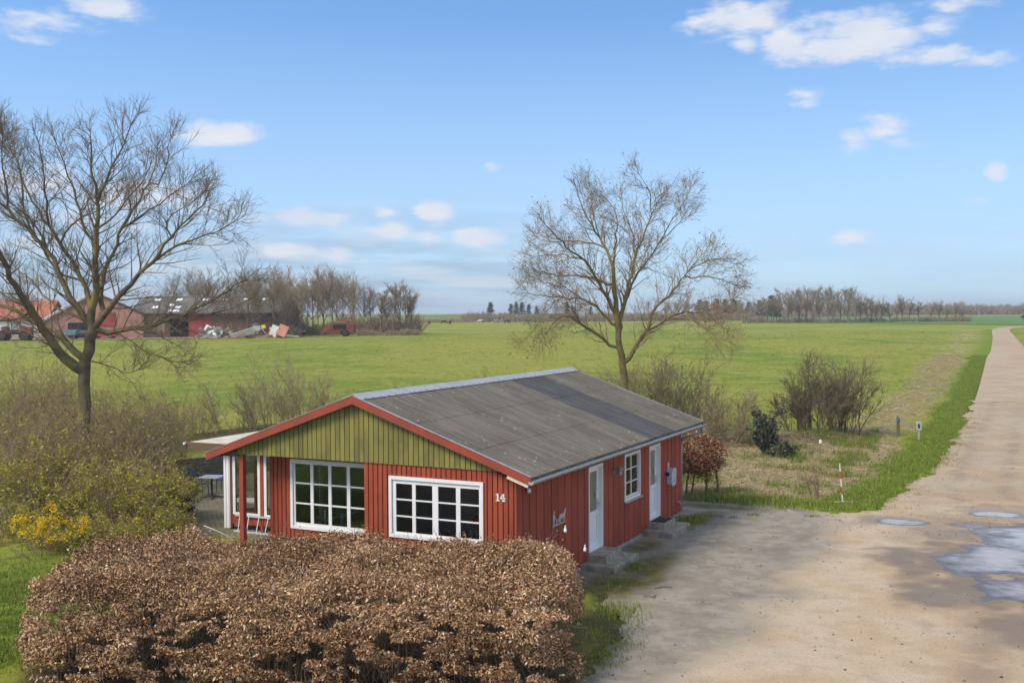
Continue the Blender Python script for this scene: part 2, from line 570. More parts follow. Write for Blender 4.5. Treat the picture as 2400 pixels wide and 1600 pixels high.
ROUGH = [gnd(*q)[:2] for q in ((1600, 1165), (1700, 1162), (1830, 1165), (1960, 1150), (2030, 1130), (2060, 1080), (2060, 1010), (2000, 995), (1890, 1030), (1760, 1035), (1640, 1050), (1600, 1060))]
DRYSTRIP = [gnd(*q)[:2] for q in ((2080, 1010), (2110, 960), (2170, 910), (2210, 860), (2240, 820), (2266, 790), (2285, 772), (2300, 764))]
ROL = [(2311.9, 840.7), (2322, 823.5), (2326.8, 794.8), (2324.5, 777.6), (2325.6, 772), (2339, 768.4), (2368, 765.9), (2410, 764.2)]
ROADL = [(9.45, 15.1), (9.85, 20.9), (10.18, 31), (9.95, 45), (9.64, 60)] + [tuple(gnd(*q)[:2]) for q in ROL]
ROADC = [(x_ + 2.1, y_) for x_, y_ in ROADL[3:]]
HEDGELINE = [gnd(*q)[:2] for q in ((0, 1090), (200, 1075), (430, 1040), (620, 1010), (900, 1000), (1200, 1000), (1450, 1005), (1700, 1040), (1930, 1028))]
PUD = [  # depressions in the yard: x, y, rx, ry, depth
    (10.25, 13.35, .95, .62, .05), (12.9, 15.7, .95, .62, .055), (11.9, 13.5, .8, .38, .035),
    (13.9, 12.0, 2.1, 2.2, .055), (13.3, 9.2, 2.1, 2.6, .045), (14.0, 6.2, 1.6, 2.6, .04), (14.6, 13.6, 1.6, 1.6, .05)]
WATER_Z = -.022


def ground_masks(x, y):
    n1 = fbm(x, y, .5, 21); n2 = fbm(x, y, 2.2, 25)
    u, v = hedge_uv(x, y)
    soil = sstep(.75, .2, np.maximum(np.abs(u + 1.5) - 4.2, np.abs(v - 1.4) - 2.4) + (n2 - .5) * 1.2)
    soil = np.maximum(soil, ((x > -5) & (x < 4.3) & (y > -3) & (y < 1.2)) * .9)  # unseen dark ground added here to dull the green in window reflections
    soil = np.maximum(soil, ((x > 3.5) & (x < 9) & (y > -9) & (y < 2.5)) * .8 * sstep(.32, .55, n2 + .12))
    hl = segdist(x, y, HEDGELINE)
    bank = sstep(2.6, .6, hl + (n1 - .5) * 1.6)
    soil = np.maximum(soil, bank * .75)
    dry = inpoly(x, y, ROUGH) * 1.0
    near = segdist(x, y, [tuple(p) for p in ROUGH] + [tuple(ROUGH[0])])
    dry = np.maximum(dry, sstep(1.2, 0, near)) * sstep(.28, .5, n2 * .6 + n1 * .55)
    ds = segdist(x, y, [tuple(p) for p in DRYSTRIP])
    ds_w = np.clip(1 + (st_of(x, y)[0] - 60) / 120, 1, 2)
    dry = np.maximum(dry, sstep(2.1, .5, ds / np.sqrt(ds_w) + (n1 - .5) * 2.4) * sstep(.42, .58, n2))
    rl = segdist(x, y, ROADL)
    lush = sstep(2.3, 1.3, rl + (n1 - .5) * 1.4)
    lush = np.maximum(lush, sstep(0, -1, u + 6.6 + (n1 - .5) * 2) * sstep(9, 5, v))
    lush = np.maximum(lush, inpoly(x, y, [gnd(*q)[:2] for q in ((1850, 1190), (1960, 1172), (2050, 1130), (2090, 1150), (2050, 1200), (1900, 1200))]) * 1.0)
    dry = dry * (1 - lush)
    return soil, dry, lush


def ground_material(name, far=False):
    n = NT(name)
    v = n.tc.outputs['Object']
    big = n.noise(v, .03, 4); mid = n.noise(v, .22, 5, .6); fine = n.noise(v, 4, 5, .7); tiny = n.noise(v, 28, 3, .7)
    g = n.mix(n.sm(big, .43, .57), (.165, .225, .022), (.28, .285, .04))
    g = n.mix(n.math('MULTIPLY', n.sm(mid, .44, .6), .8), g, (.29, .29, .06))
    g = n.mix(n.math('MULTIPLY', n.sm(fine, .44, .62), .5), g, (.12, .165, .018))
    # dung and tussock shadows painted dark, then yellowed tufts
    dung_shade = n.noise(v, .9, 6, .75)
    g = n.mix(n.math('MULTIPLY', n.sm(dung_shade, .555, .64), .65), g, (.08, .105, .02))
    g = n.mix(n.math('MULTIPLY', n.sm(n.noise(v, .55, 5, .7), .54, .66), .55), g, (.36, .32, .11))
    if far:
        n.bump(n.noise(v, 1.6, 5, .7), .5, .25)
        return n.done(g, .95, .1)
    a = n.N.new('ShaderNodeAttribute'); a.attribute_name = 'mask'
    s = n.N.new('ShaderNodeSeparateColor'); n.L.new(a.outputs['Color'], s.inputs[0])
    lush = n.mix(n.sm(fine, .42, .6), (.11, .18, .014), (.22, .29, .03))
    dryc = n.mix(n.sm(n.noise(v, 3, 6, .75), .42, .58), (.27, .21, .10), (.50, .41, .24))
    dryc = n.mix(n.math('MULTIPLY', n.sm(n.noise(v, 1.4, 5), .48, .6), .8), dryc, (.13, .18, .03))
    soil = n.mix(n.sm(fine, .35, .65), (.045, .033, .022), (.13, .095, .06))
    c = n.mix(s.outputs[2], g, lush)
    c = n.mix(s.outputs[1], c, dryc)
    c = n.mix(s.outputs[0], c, soil)
    n.bump(n.math('ADD', tiny, n.math('MULTIPLY', fine, 1.5)), .8, .06)
    return n.done(c, .95, .1)


def grid_obj(name, ss, ts, zf, m, masks=None):
    S, T = np.meshgrid(ss, ts, indexing='ij')
    X = CAM[0] + FH[0] * S + RH[0] * T; Y = CAM[1] + FH[1] * S + RH[1] * T
    Z = zf(X, Y, S)
    V = np.stack([X, Y, Z], -1).reshape(-1, 3)
    a, b = S.shape
    i = (np.arange(a - 1)[:, None] * b + np.arange(b - 1)[None]).ravel()
    F = np.stack([i, i + 1, i + b + 1, i + b], 1)[:, ::-1]
    mk = None
    if masks: mk = np.stack([q.ravel() for q in masks(X, Y)], 1)
    o = link(name, npmesh(name, V, F, mask=mk, smooth=True), m)
    tag(o, kind='structure')
    return o


def near_z(X, Y, S):
    ins = yard_in(X, Y)
    z = .04 + (fbm(X, Y, .8, 31) - .5) * .08 + (fbm(X, Y, 3.3, 35) - .5) * .06
    hl = segdist(X, Y, HEDGELINE)
    z = z + .35 * sstep(2.0, .3, hl)
    z = z - .04 + hgt(S)
    z = np.where(S > 120, hgt(S) - .02, z)
    z = np.where(S > 60, z - .12 * sstep(3.4, 2.2, segdist(X, Y, ROADC)), z)
    pav = (X > -16.5) & (X < -3) & (Y > 3.2) & (Y < 16)
    house = (X > -3.6) & (X < 3.9) & (Y > .6) & (Y < 11.9)
    z = np.where(pav | house, -.12, z)
    return np.where(ins, -.3, z)


M['near'] = ground_material('meadow near')
M['far'] = ground_material('meadow', True)
grid_obj('ground', np.concatenate([np.arange(7, 75, .25), np.geomspace(75, 215, 90)]), np.concatenate([np.linspace(-125, -39, 40), np.arange(-38, 34.01, .22), np.linspace(35, 62, 40), np.linspace(64, 130, 30)]), near_z, M['near'], ground_masks)
ss = np.geomspace(212, 2600, 46)
ts = np.concatenate([-np.geomspace(60, 1900, 22)[::-1], np.linspace(-58, 58, 60), np.geomspace(60, 1900, 22)])
grid_obj('field', ss, ts, lambda X, Y, S: hgt(S) - .03, M['far'])


# yard and road
def yard_material():
    n = NT('gravel yard')
    v = n.tc.outputs['Object']
    a = n.N.new('ShaderNodeAttribute'); a.attribute_name = 'mask'
    s = n.N.new('ShaderNodeSeparateColor'); n.L.new(a.outputs['Color'], s.inputs[0])
    conc, moss, wet = s.outputs[0], s.outputs[1], s.outputs[2]
    big = n.noise(v, .35, 5); mid = n.noise(v, 1.7, 6, .65); fine = n.noise(v, 14, 5, .7); grit = n.noise(v, 55, 3, .7)
    sand = n.mix(n.sm(big, .42, .58), (.475, .345, .215), (.515, .41, .285))
    sand = n.mix(n.math('MULTIPLY', n.sm(mid, .47, .62), .38), sand, (.37, .28, .185))
    sand = n.mix(n.math('MULTIPLY', n.sm(fine, .50, .64), .42), sand, (.30, .225, .15))
    sand = n.mix(n.math('MULTIPLY', n.sm(grit, .55, .66), .5), sand, (.24, .175, .12))
    cc = n.mix(n.sm(mid, .42, .58), (.245, .21, .163), (.315, .275, .22))
    cc = n.mix(n.math('MULTIPLY', n.sm(n.noise(v, .7, 6, .6), .48, .66), .5), cc, (.14, .12, .093))
    cc = n.mix(n.math('MULTIPLY', n.sm(grit, .53, .66), .55), cc, (.40, .355, .285))
    c = n.mix(conc, sand, cc)
    mc = n.mix(n.sm(n.noise(v, 3, 5), .35, .65), (.085, .085, .018), (.16, .12, .02))
    c = n.mix(n.math('MULTIPLY', moss, n.sm(mid, .2, .6)), c, mc)
    wc = n.mix(.74, c, (.135, .095, .060))
    c = n.mix(wet, c, wc)
    ro = n.math('MULTIPLY_ADD', wet, -.45, .93)
    n.bump(n.math('ADD', n.math('MULTIPLY', fine, 1.2), grit), .55, .025)
    return n.done(c, ro, .3)


def yard_fields(X, Y):
    dpr = np.zeros_like(X)
    for (px, py, rx, ry, dp) in PUD:
        q = np.hypot((X - px) / rx, (Y - py) / ry) + (fbm(X, Y, .9, 51) - .5) * .9 + (fbm(X, Y, 5, 55) - .5) * .25
        dpr = np.maximum(dpr, dp * sstep(1.15, .35, q))
    n1 = fbm(X, Y, .45, 41); n2 = fbm(X, Y, 1.6, 45)
    # edge of the old concrete apron
    dl = (X - 4.0) - np.interp(Y, [-16, -4, 0, 4, 8, 11, 14, 16], [5.0, 4.4, 4.9, 5.2, 5.0, 4.4, 3.9, 3.0])
    conc = sstep(.9, -.6, dl + (n1 - .5) * 2.6 + (n2 - .5) * .8)
    moss = np.zeros_like(X)
    for (mx, my, rx, ry) in ((5.0, 2.2, .9, 1.7), (5.3, 5.0, .6, 1.6), (4.5, 6.7, .5, .9), (3.4, 14.3, 1.5, .35), (4.6, 13.4, 1.4, .4), (6.7, -2.6, .45, 1.5), (5.6, 3.6, .7, 1.2), (4.7, 11.4, .5, 1.3)):
        moss = np.maximum(moss, sstep(1.3, .45, np.hypot((X - mx) / rx, (Y - my) / ry) + (n2 - .5) * .9))
    wet = sstep(.004, .026, dpr + (n2 - .5) * .008)
    for (mx, my, rx, ry, k) in ((11.9, 8.4, 1.5, 2.8, 1), (12.7, 5.4, 1.6, 2.4, 1), (13.8, 3.0, 1.5, 1.9, .95), (11.6, 12.0, 1.6, 1.2, .8), (10.3, 13.4, 1.6, 1.0, .7), (13.0, 16.0, 1.6, 1.2, .6), (12.0, 13.9, 1.5, .9, .8)):
        wet = np.maximum(wet, k * sstep(1.25, .5, np.hypot((X - mx) / rx, (Y - my) / ry) + (n2 - .5) * 1.3 + (n1 - .5) * .7))
    wet = np.maximum(wet, .55 * sstep(.5, .9, n1 * .9 + n2 * .35) * sstep(2, 0, np.abs(Y - 13) - 2.0) * sstep(9, 11, X))
    tr = (np.exp(-((X - np.interp(Y, [-16, 10, 20, 60], [13.2, 13.0, 11.1, 10.9])) / .5) ** 2) + np.exp(-((X - np.interp(Y, [-16, 10, 20, 60], [15.0, 14.8, 12.8, 12.5])) / .5) ** 2))
    wet = np.maximum(wet, .55 * tr * sstep(.30, .55, n2))
    wet = np.maximum(wet, .75 * sstep(1.2, .6, np.hypot(((X - 10.05) * .8 + (Y - 9.2) * .6) / .55, (-(X - 10.05) * .6 + (Y - 9.2) * .8) / .10)))  # narrow slanting streak, darkened through this mask
    wet = np.maximum(wet, .30 * sstep(13, 20, Y) * sstep(.2, .5, n1))
    z = (n2 - .5) * .03 + (fbm(X, Y, 6, 61) - .5) * .022 - dpr - .012 * tr
    return z, conc, moss, wet


M['yard'] = yard_material()


def build_yard():
    xs = np.arange(2.2, 20.5, .11); ys = np.concatenate([np.arange(-15, 24, .12), np.arange(24, 59.1, .3)])
    X, Y = np.meshgrid(xs, ys, indexing='ij')
    z, conc, moss, wet = yard_fields(X, Y)
    z = z + .085 * sstep(46, 58, Y)
    V = np.stack([X, Y, z], -1).reshape(-1, 3)
    a, b = X.shape
    ins = yard_in(X, Y)
    k = ins.copy()
    for dx in (-1, 0, 1):
        for dy in (-1, 0, 1): k |= np.roll(np.roll(ins, dx, 0), dy, 1)
    i = (np.arange(a - 1)[:, None] * b + np.arange(b - 1)[None])
    keep = k[:-1, :-1]
    i = i[keep]
    F = np.stack([i, i + b, i + b + 1, i + 1], 1)
    used, inv = np.unique(F, return_inverse=True)
    mk = np.stack([conc.ravel(), moss.ravel(), wet.ravel()], 1)[used]
    o = link('yard', npmesh('yard', V[used], inv.reshape(F.shape), mask=mk, smooth=True), M['yard'])
    tag(o, 'sandy gravel yard and track with a grey concrete apron by the house', 'yard', kind='structure')


build_yard()

# far road, rising and bending away
ROR = [(2440, 850), (2408, 822), (2384, 796), (2369, 779), (2366.5, 773.8), (2372, 770.5), (2388, 768.3), (2412, 766.3)]


def build_road():
    Lp = [np.array([9.69, 58.2, 0]), np.array([9.3, 70, 0])] + [gnd(*q) for q in ROL]
    Rp = [np.array([13.95, 58.2, 0]), np.array([13.6, 70, 0])] + [gnd(*q) for q in ROR]
    V, F = [], []
    rows = []
    for i in range(len(Lp) - 1):
        for u in np.linspace(0, 1, 8, endpoint=(i == len(Lp) - 2)):
            l = Lp[i] * (1 - u) + Lp[i + 1] * u; r = Rp[i] * (1 - u) + Rp[i + 1] * u
            rows.append([l * (1 - w) + r * w for w in np.linspace(0, 1, 7)])
    for rw in rows:
        for q in rw: V.append((q[0], q[1], gz(q[0], q[1]) + .05))
    for i in range(len(rows) - 1):
        for j in range(6):
            a = i * 7 + j; F.append((a, a + 1, a + 8, a + 7))
    me = npmesh('road', np.array(V), np.array(F), mask=np.tile([0, 0, .24], (len(V), 1)), smooth=True)
    tag(link('road', me, M['yard']), kind='structure')


build_road()

# water standing in the hollows: clear and mud-bottomed at the rim, murky and mirroring further in
def water():
    n = NT('muddy water')
    n.done((.43, .375, .32), .16, .5)
    n.b.inputs['IOR'].default_value = 1.33
    n.bump(n.noise(n.tc.outputs['Object'], 3, 2), .03, .01)
    a = n.N.new('ShaderNodeAttribute'); a.attribute_name = 'mask'
    sp = n.N.new('ShaderNodeSeparateColor'); n.L.new(a.outputs['Color'], sp.inputs[0])
    tr = n.N.new('ShaderNodeBsdfTransparent'); tr.inputs[0].default_value = (.94, .91, .87, 1)
    gl = n.N.new('ShaderNodeBsdfGlossy'); gl.inputs['Roughness'].default_value = .18
    fr = n.N.new('ShaderNodeFresnel'); fr.inputs[0].default_value = 1.33
    m1 = n.N.new('ShaderNodeMixShader'); n.L.new(fr.outputs[0], m1.inputs[0]); n.L.new(tr.outputs[0], m1.inputs[1]); n.L.new(gl.outputs[0], m1.inputs[2])
    m2 = n.N.new('ShaderNodeMixShader'); n.L.new(sp.outputs[0], m2.inputs[0]); n.L.new(m1.outputs[0], m2.inputs[1]); n.L.new(n.b.outputs[0], m2.inputs[2]); n.L.new(m2.outputs[0], n.out.inputs[0])
    return n.m


M['water'] = water()
for i, (x0, x1, y0, y1, lab) in enumerate(((9.0, 11.5, 12.4, 14.3, 'small stony puddle beside the grass corner of the yard'),
                                           (11.0, 17.0, 2.5, 17.2, 'wide muddy puddle spreading over the gravel track'))):
    xs = np.arange(x0, x1, .08); ys = np.arange(y0, y1, .08)
    X, Y = np.meshgrid(xs, ys, indexing='ij'); a, b = X.shape
    zy = yard_fields(X, Y)[0]; dpt = WATER_Z - zy
    k = (np.arange(a - 1)[:, None] * b + np.arange(b - 1)[None]).ravel()
    wetv = dpt > -.012
    keep = (wetv[:-1, :-1] | wetv[1:, 1:]).ravel()
    Xc, Yc = X[:-1, :-1].ravel(), Y[:-1, :-1].ravel(); inr = np.zeros(Xc.shape, bool)
    for (px, py, rx, ry, dp) in PUD: inr |= np.hypot((Xc - px) / rx, (Yc - py) / ry) < 1.5
    k = k[keep & inr]
    F = np.stack([k, k + b, k + b + 1, k + 1], 1)
    used, inv = np.unique(F, return_inverse=True)
    V = np.stack([X.ravel(), Y.ravel(), np.full(X.size, WATER_Z)], 1)[used]
    mk = np.repeat(sstep(.0, .042, dpt.ravel()[used])[:, None], 3, 1)
    tag(link('puddle', npmesh('puddle', V, inv.reshape(F.shape), mask=mk, smooth=True), M['water']), lab, 'puddle', kind='structure')
# ------------------------------------------------------------------ house
ZR, TAN, EX, EXL, RL = 4.356, .3516, 4.4445, -4.2992, 12.478
WX, YF, YR, YE = 4.0147, .1654, .80, 11.6475
TH = math.atan(TAN)
house = empty('wooden_house', (0, 0, 0), 0, 'red board clad house with olive gable, grey corrugated roof and number 14', 'house')


def roof_z(x): return ZR - TAN * abs(x)


_bc = {}
def board(parent, w, h, t, loc, m, axis='x', name='board'):
    """one upright board: w wide, h tall, t thick, its centre at loc"""
    k = (round(w, 3), round(h, 3), round(t, 3), axis, m.name)
    if k not in _bc:
        b = MB(); c = min(.006, t / 3)
        pl = [(-w / 2, -t / 2), (w / 2, -t / 2), (w / 2, t / 2 - c), (w / 2 - c, t / 2), (-w / 2 + c, t / 2), (-w / 2, t / 2 - c)]
        if axis == 'x': pl = [(x, -y) for x, y in pl][::-1]      # faces -y
        else: pl = [(y, x) for x, y in pl][::-1]                 # faces +x
        b.prism(pl, 2, -h / 2, h / 2)
        me = b.mesh(name); me.materials.append(m); _bc[k] = me
    return link(name, _bc[k], None, parent, loc)


def wall_front():
    # right hand part, flush with the gable; opening for the window
    b = MB(); y0, y1 = YF + .022, YF + .12
    b.box(.165, .86, y0, y1, .1, 2.86); b.box(3.22, WX - .03, y0, y1, .1, 2.86)
    b.box(.86, 3.22, y0, y1, 2.58, 2.86); b.box(.86, 3.22, y0, y1, .1, 1.23)
    b.box(.165, .22, y1, YR + .1, .1, 2.86)
    fw = b.build('front_wall', M['red_back'], house)
    p = .1265; x = .167
    while x < WX - .03:
        w = min(p, WX - .005 - x); g = .02
        xc = x + (w - g) / 2 + .001
        top = min(2.848, roof_z(x + w) - .26) if x + w > 3.55 else 2.848
        if x + w * .5 > .845 and x + w * .5 < 3.235:
            board(fw, w - g, 2.848 - 2.60, .022, (xc, YF + .011, (2.848 + 2.60) / 2), M['red'])
            board(fw, w - g, 1.21 - .12, .022, (xc, YF + .011, (1.21 + .12) / 2), M['red'])
        else:
            board(fw, w - g, top - .12, .022, (xc, YF + .011, (top + .12) / 2), M['red'])
        x += p
    # recessed part under the gable
    b = MB(); y0, y1 = YR + .022, YR + .12
    b.box(-3.04, -2.38, y0, y1, .1, 3.0); b.box(-2.38, .165, y0, y1, 2.70, 3.0); b.box(-2.38, .165, y0, y1, .1, 1.04); b.box(.05, .165, y0, y1, 1.04, 2.7)
    rw = b.build('recessed_wall', M['red_back'], house)
    x = -3.04
    while x < .16:
        w = p; g = .02; xc = x + (w - g) / 2
        if x + w * .5 > -2.40 and x + w * .5 < .08:
            board(rw, w - g, 1.02 - .12, .022, (xc, YR + .011, .57), M['red'])
            board(rw, w - g, 2.98 - 2.72, .022, (xc, YR + .011, 2.85), M['red'])
        else:
            board(rw, w - g, 2.98 - .12, .022, (xc, YR + .011, 1.55), M['red'])
        x += p
    # olive gable
    zb = 2.852
    b = MB()
    tri = [(-3.47, zb + .01), (3.72, zb + .01), (3.60, roof_z(3.60) - .16), (0, ZR - .16), (-3.47, roof_z(3.47) - .16)]
    b.prism(tri, 1, YF + .012, YF + .09)
    gw = b.build('gable_wall', M['green_back'], house)
    p = .131; x = -3.47
    while x < 3.66:
        w = p; g = .018
        xa, xb = x, x + w - g
        za, zb2 = roof_z(xa) - .12, roof_z(xb) - .12
        bb = MB()
        if xa < 0 < xb: pl = [(xa, zb), (xb, zb), (xb, zb2), (0, ZR - .12), (xa, za)]
        else: pl = [(xa, zb), (xb, zb), (xb, zb2), (xa, za)]
        bb.prism(pl, 1, YF - .028, YF - .006)
        bb.build('board', M['green'], gw)
        x += p
    # a beam under the gable board at the open corner, porch soffit and post
    bb = MB(); bb.box(-3.47, .165, YF + .09, YR + .3, 2.87, 2.93); bb.build('porch_ceiling', M['brownboard'], house)
    bb = MB(); bb.box(-3.45, -3.33, YF + .0, YF + .12, .05, 2.86); bb.build('porch_post', M['red'], house)
    bb = MB(); bb.box(-4.1, -3.47, YF - .02, YF + .05, 2.78, 2.92); bb.build('porch_beam', M['brownboard'], house)


wall_front()


def window(parent, plane, u0, u1, z0, z1, cols, rows, recess, out, sill=False, casements=None):
    """plane ('y', v) faces -y, ('x', v) faces +x; cols / rows are the glass spans"""
    ax, v = plane
    sgn = -1 if ax == 'y' else 1

    def bx(b, a0, a1, c0, c1, d0, d1):          # d measured outwards from the plane
        e0, e1 = sorted((v + sgn * d0, v + sgn * d1))
        if ax == 'y': b.box(a0, a1, e0, e1, c0, c1)
        else: b.box(e0, e1, a0, a1, c0, c1)
    b = MB(); fr = .075
    bx(b, u0, u0 + fr, z0, z1, -.08, out); bx(b, u1 - fr, u1, z0, z1, -.08, out)
    bx(b, u0 + fr, u1 - fr, z1 - fr, z1, -.08, out); bx(b, u0 + fr, u1 - fr, z0, z0 + fr, -.08, out)
    win = b.build('window', M['white'], parent)
    gu0, gu1 = cols[0][0], cols[-1][1]; gz1, gz0 = rows[0][1], rows[-1][0]
    b = MB(); d0, d1 = recess - .03, recess + .012
    bx(b, u0 + fr + .003, gu0, z0 + fr + .003, z1 - fr - .003, d0, d1)
    bx(b, gu1, u1 - fr - .003, z0 + fr + .003, z1 - fr - .003, d0, d1)
    bx(b, gu0, gu1, gz1, z1 - fr - .003, d0, d1); bx(b, gu0, gu1, z0 + fr + .003, gz0, d0, d1)
    b.build('sash', M['white'], win)
    for (a, c) in zip(cols[:-1], cols[1:]):
        b = MB(); bx(b, a[1], c[0], gz0, gz1, d0, d1 - .003); b.build('mullion', M['white'], win)
    for (a0, a1) in cols:
        for (r0, r1) in zip(rows[1:], rows[:-1]):
            b = MB(); bx(b, a0, a1, r0[1], r1[0], d0 + .006, d1 - .008); b.build('glazing_bar', M['white'], win)
        for (r0, r1) in rows:
            b = MB(); bx(b, a0 - .004, a1 + .004, r0 - .004, r1 + .004, recess - .018, recess - .012); b.build('pane', M['glass'], win)
    if sill:
        b = MB(); bx(b, u0 - .03, u1 + .05, z0 - .035, z0 - .002, -.02, .07); b.build('sill', M['zinc'], win)
    return win


R3 = lambda top, h, gap: [(top - h - i * (h + gap), top - i * (h + gap)) for i in range(3)]
window(house, ('y', YF), .843, 3.233, 1.225, 2.595, [(1.015, 1.437), (1.525, 1.955), (2.10, 2.55), (2.655, 3.12)], R3(2.43, .34, .032), -.015, .035)
window(house, ('y', YR), -2.395, .06, 1.03, 2.716, [(-2.262, -1.815), (-1.727, -1.289), (-1.202, -.757), (-.664, -.10)], R3(2.605, .452, .036), -.015, .03)
window(house, ('x', WX), 6.685, 7.905, 1.18, 2.44, [(6.785, 7.275), (7.325, 7.81)], R3(2.345, .33, .028), -.05, .012, True)


def wall_side():
    b = MB(); x0, x1 = WX - .12, WX - .022
    for (a, c, z0, z1) in ((YF + .13, 4.18, .1, 2.86), (5.12, 6.70, .1, 2.86), (6.70, 7.89, .1, 1.19), (6.70, 7.89, 2.43, 2.86), (7.89, 8.68, .1, 2.86), (9.62, YE, .1, 2.86),
                           (4.18, 5.12, 2.43, 2.86), (8.68, 9.62, 2.43, 2.86), (4.18, 5.12, .1, .33), (8.68, 9.62, .1, .33)):
        b.box(x0, x1, a, c, z0, z1)
    sw = b.build('side_wall', M['red_back'], house)
    edges = [.19, .48, .82, 1.156, 1.564, 1.967, 2.336, 2.726, 3.12, 3.505, 3.9, 4.178]
    segs = [(a, c, .12, 2.75) for a, c in zip(edges[:-1], edges[1:])]
    e = [5.124, 5.50, 5.87, 6.27, 6.68]; segs += [(a, c, .12, 2.75) for a, c in zip(e[:-1], e[1:])]
    e = [6.69, 7.0, 7.40, 7.80, 7.90]; segs += [(a, c, .12, 1.14) for a, c in zip(e[:-1], e[1:])] + [(a, c, 2.445, 2.75) for a, c in zip(e[:-1], e[1:])]
    e = [7.91, 8.28, 8.676]; segs += [(a, c, .12, 2.75) for a, c in zip(e[:-1], e[1:])]
    e = [9.624, 9.95, 10.31, 10.68, 11.05, 11.42, YE + .0]; segs += [(a, c, .12, 2.75) for a, c in zip(e[:-1], e[1:])]
    segs += [(4.18, 4.65, 2.435, 2.75), (4.65, 5.12, 2.435, 2.75), (8.68, 9.15, 2.435, 2.75), (9.15, 9.62, 2.435, 2.75)]
    for (a, c, z0, z1) in segs:
        w = c - a - .032
        board(sw, w, z1 - z0, .022, (WX - .011, (a + c) / 2, (z0 + z1) / 2), M['red_side'], 'y')
    b = MB(); b.box(WX - .035, WX + .004, YF - .003, YF + .02, .12, 2.74); b.build('corner_board', M['red'], house)
    # other walls, floor, partition: dim rooms, left wall glazing added to let light in
    b = MB(); b.box(-3.04, -2.94, YR + .13, 1.6, .1, 2.9); b.box(-3.04, -2.94, 5.2, YE, .1, 2.9); b.box(-3.04, -2.94, 1.6, 5.2, .1, .75); b.box(-3.04, -2.94, 1.6, 5.2, 2.35, 2.9); lw = b.build('left_wall', M['red_back'], house)
    for a, c in ((1.6, 2.8), (2.8, 4.0), (4.0, 5.2)):
        b = MB(); b.box(-3.02, -2.96, a, a + .06, .75, 2.35); b.box(-3.02, -2.96, c - .06, c, .75, 2.35); b.box(-3.02, -2.96, a + .06, c - .06, .75, .82); b.box(-3.02, -2.96, a + .06, c - .06, 2.28, 2.35); b.build('added_window_frame', M['white'], lw)
        b = MB(); b.box(-2.993, -2.987, a + .06, c - .06, .82, 2.28); b.build('pane', M['glass'], lw)
    b = MB(); b.box(-3.04, WX - .13, YE - .1, YE, .1, 3.0); b.build('back_wall', M['red_back'], house)
    b = MB(); b.box(-2.93, WX - .13, YF + .13, YE - .11, .06, .14); b.build('floor', M['dark_room'], house)
    b = MB(); b.box(-2.93, WX - .13, 5.6, 5.68, .141, 2.86); b.build('partition', M['dark_room'], house)
    b = MB(); b.box(-3.3, WX - .13, YF + .13, YE - .11, 2.861, 2.868); b.build('ceiling', M['dark_room'], house)
    b = MB(); b.box(-3.0, WX - .01, YF + .06, YE - .02, -.15, .1); b.build('foundation', M['found'], house)


wall_side()


def door(y0, y1):
    z0, z1 = .332, 2.43
    b = MB()                                            # frame lining the opening
    b.box(WX - .16, WX + .008, y0, y0 + .05, z0, z1); b.box(WX - .16, WX + .008, y1 - .05, y1, z0, z1)
    b.box(WX - .16, WX + .006, y0 + .05, y1 - .05, z1 - .07, z1); b.box(WX - .16, WX + .02, y0 + .05, y1 - .05, z0, z0 + .04)
    d = b.build('door', M['upvc'], house)
    a, c = y0 + .053, y1 - .053; xo = WX - .10; zt, zm = z1 - .073, 1.20
    b = MB(); s = .105
    b.box(xo - .05, xo, a, a + s, z0 + .043, zt); b.box(xo - .05, xo, c - s, c, z0 + .043, zt)
    b.box(xo - .05, xo, a + s, c - s, zt - s, zt); b.box(xo - .05, xo, a + s, c - s, zm - .06, zm + .06); b.box(xo - .05, xo, a + s, c - s, z0 + .043, z0 + .16)
    lf = b.build('leaf', M['upvc'], d)
    b = MB(); b.box(xo - .035, xo - .015, a + s + .02, c - s - .02, z0 + .18, zm - .08)
    b.box(xo - .04, xo - .028, a + s, c - s, z0 + .16, zm - .06)
    b.build('lower_panel', M['upvc'], d)
    b = MB(); b.box(xo - .03, xo - .02, a + s, c - s, zm + .06, zt - s); b.build('pane', M['door_reflection'], d)
    b = MB(); b.box(xo, xo + .008, c - .075, c - .045, 1.28, 1.52); b.tube([(xo, c - .06, 1.42), (xo + .05, c - .06, 1.42), (xo + .05, c - .17, 1.42)], .009, 6)
    b.build('handle', M['steel'], d)
    b = MB(); b.box(xo + .0005, xo + .004, c - s - .09, c - s + .0, 1.56, 1.72); st = b.build('sticker', M['white'], d)
    b = MB()
    for k in range(3): b.box(xo + .0042, xo + .006, c - s - .075, c - s - .02, 1.585 + k * .043, 1.605 + k * .043)
    b.build('sticker_print', M['black'], d)


door(4.18, 5.12); door(8.68, 9.62)


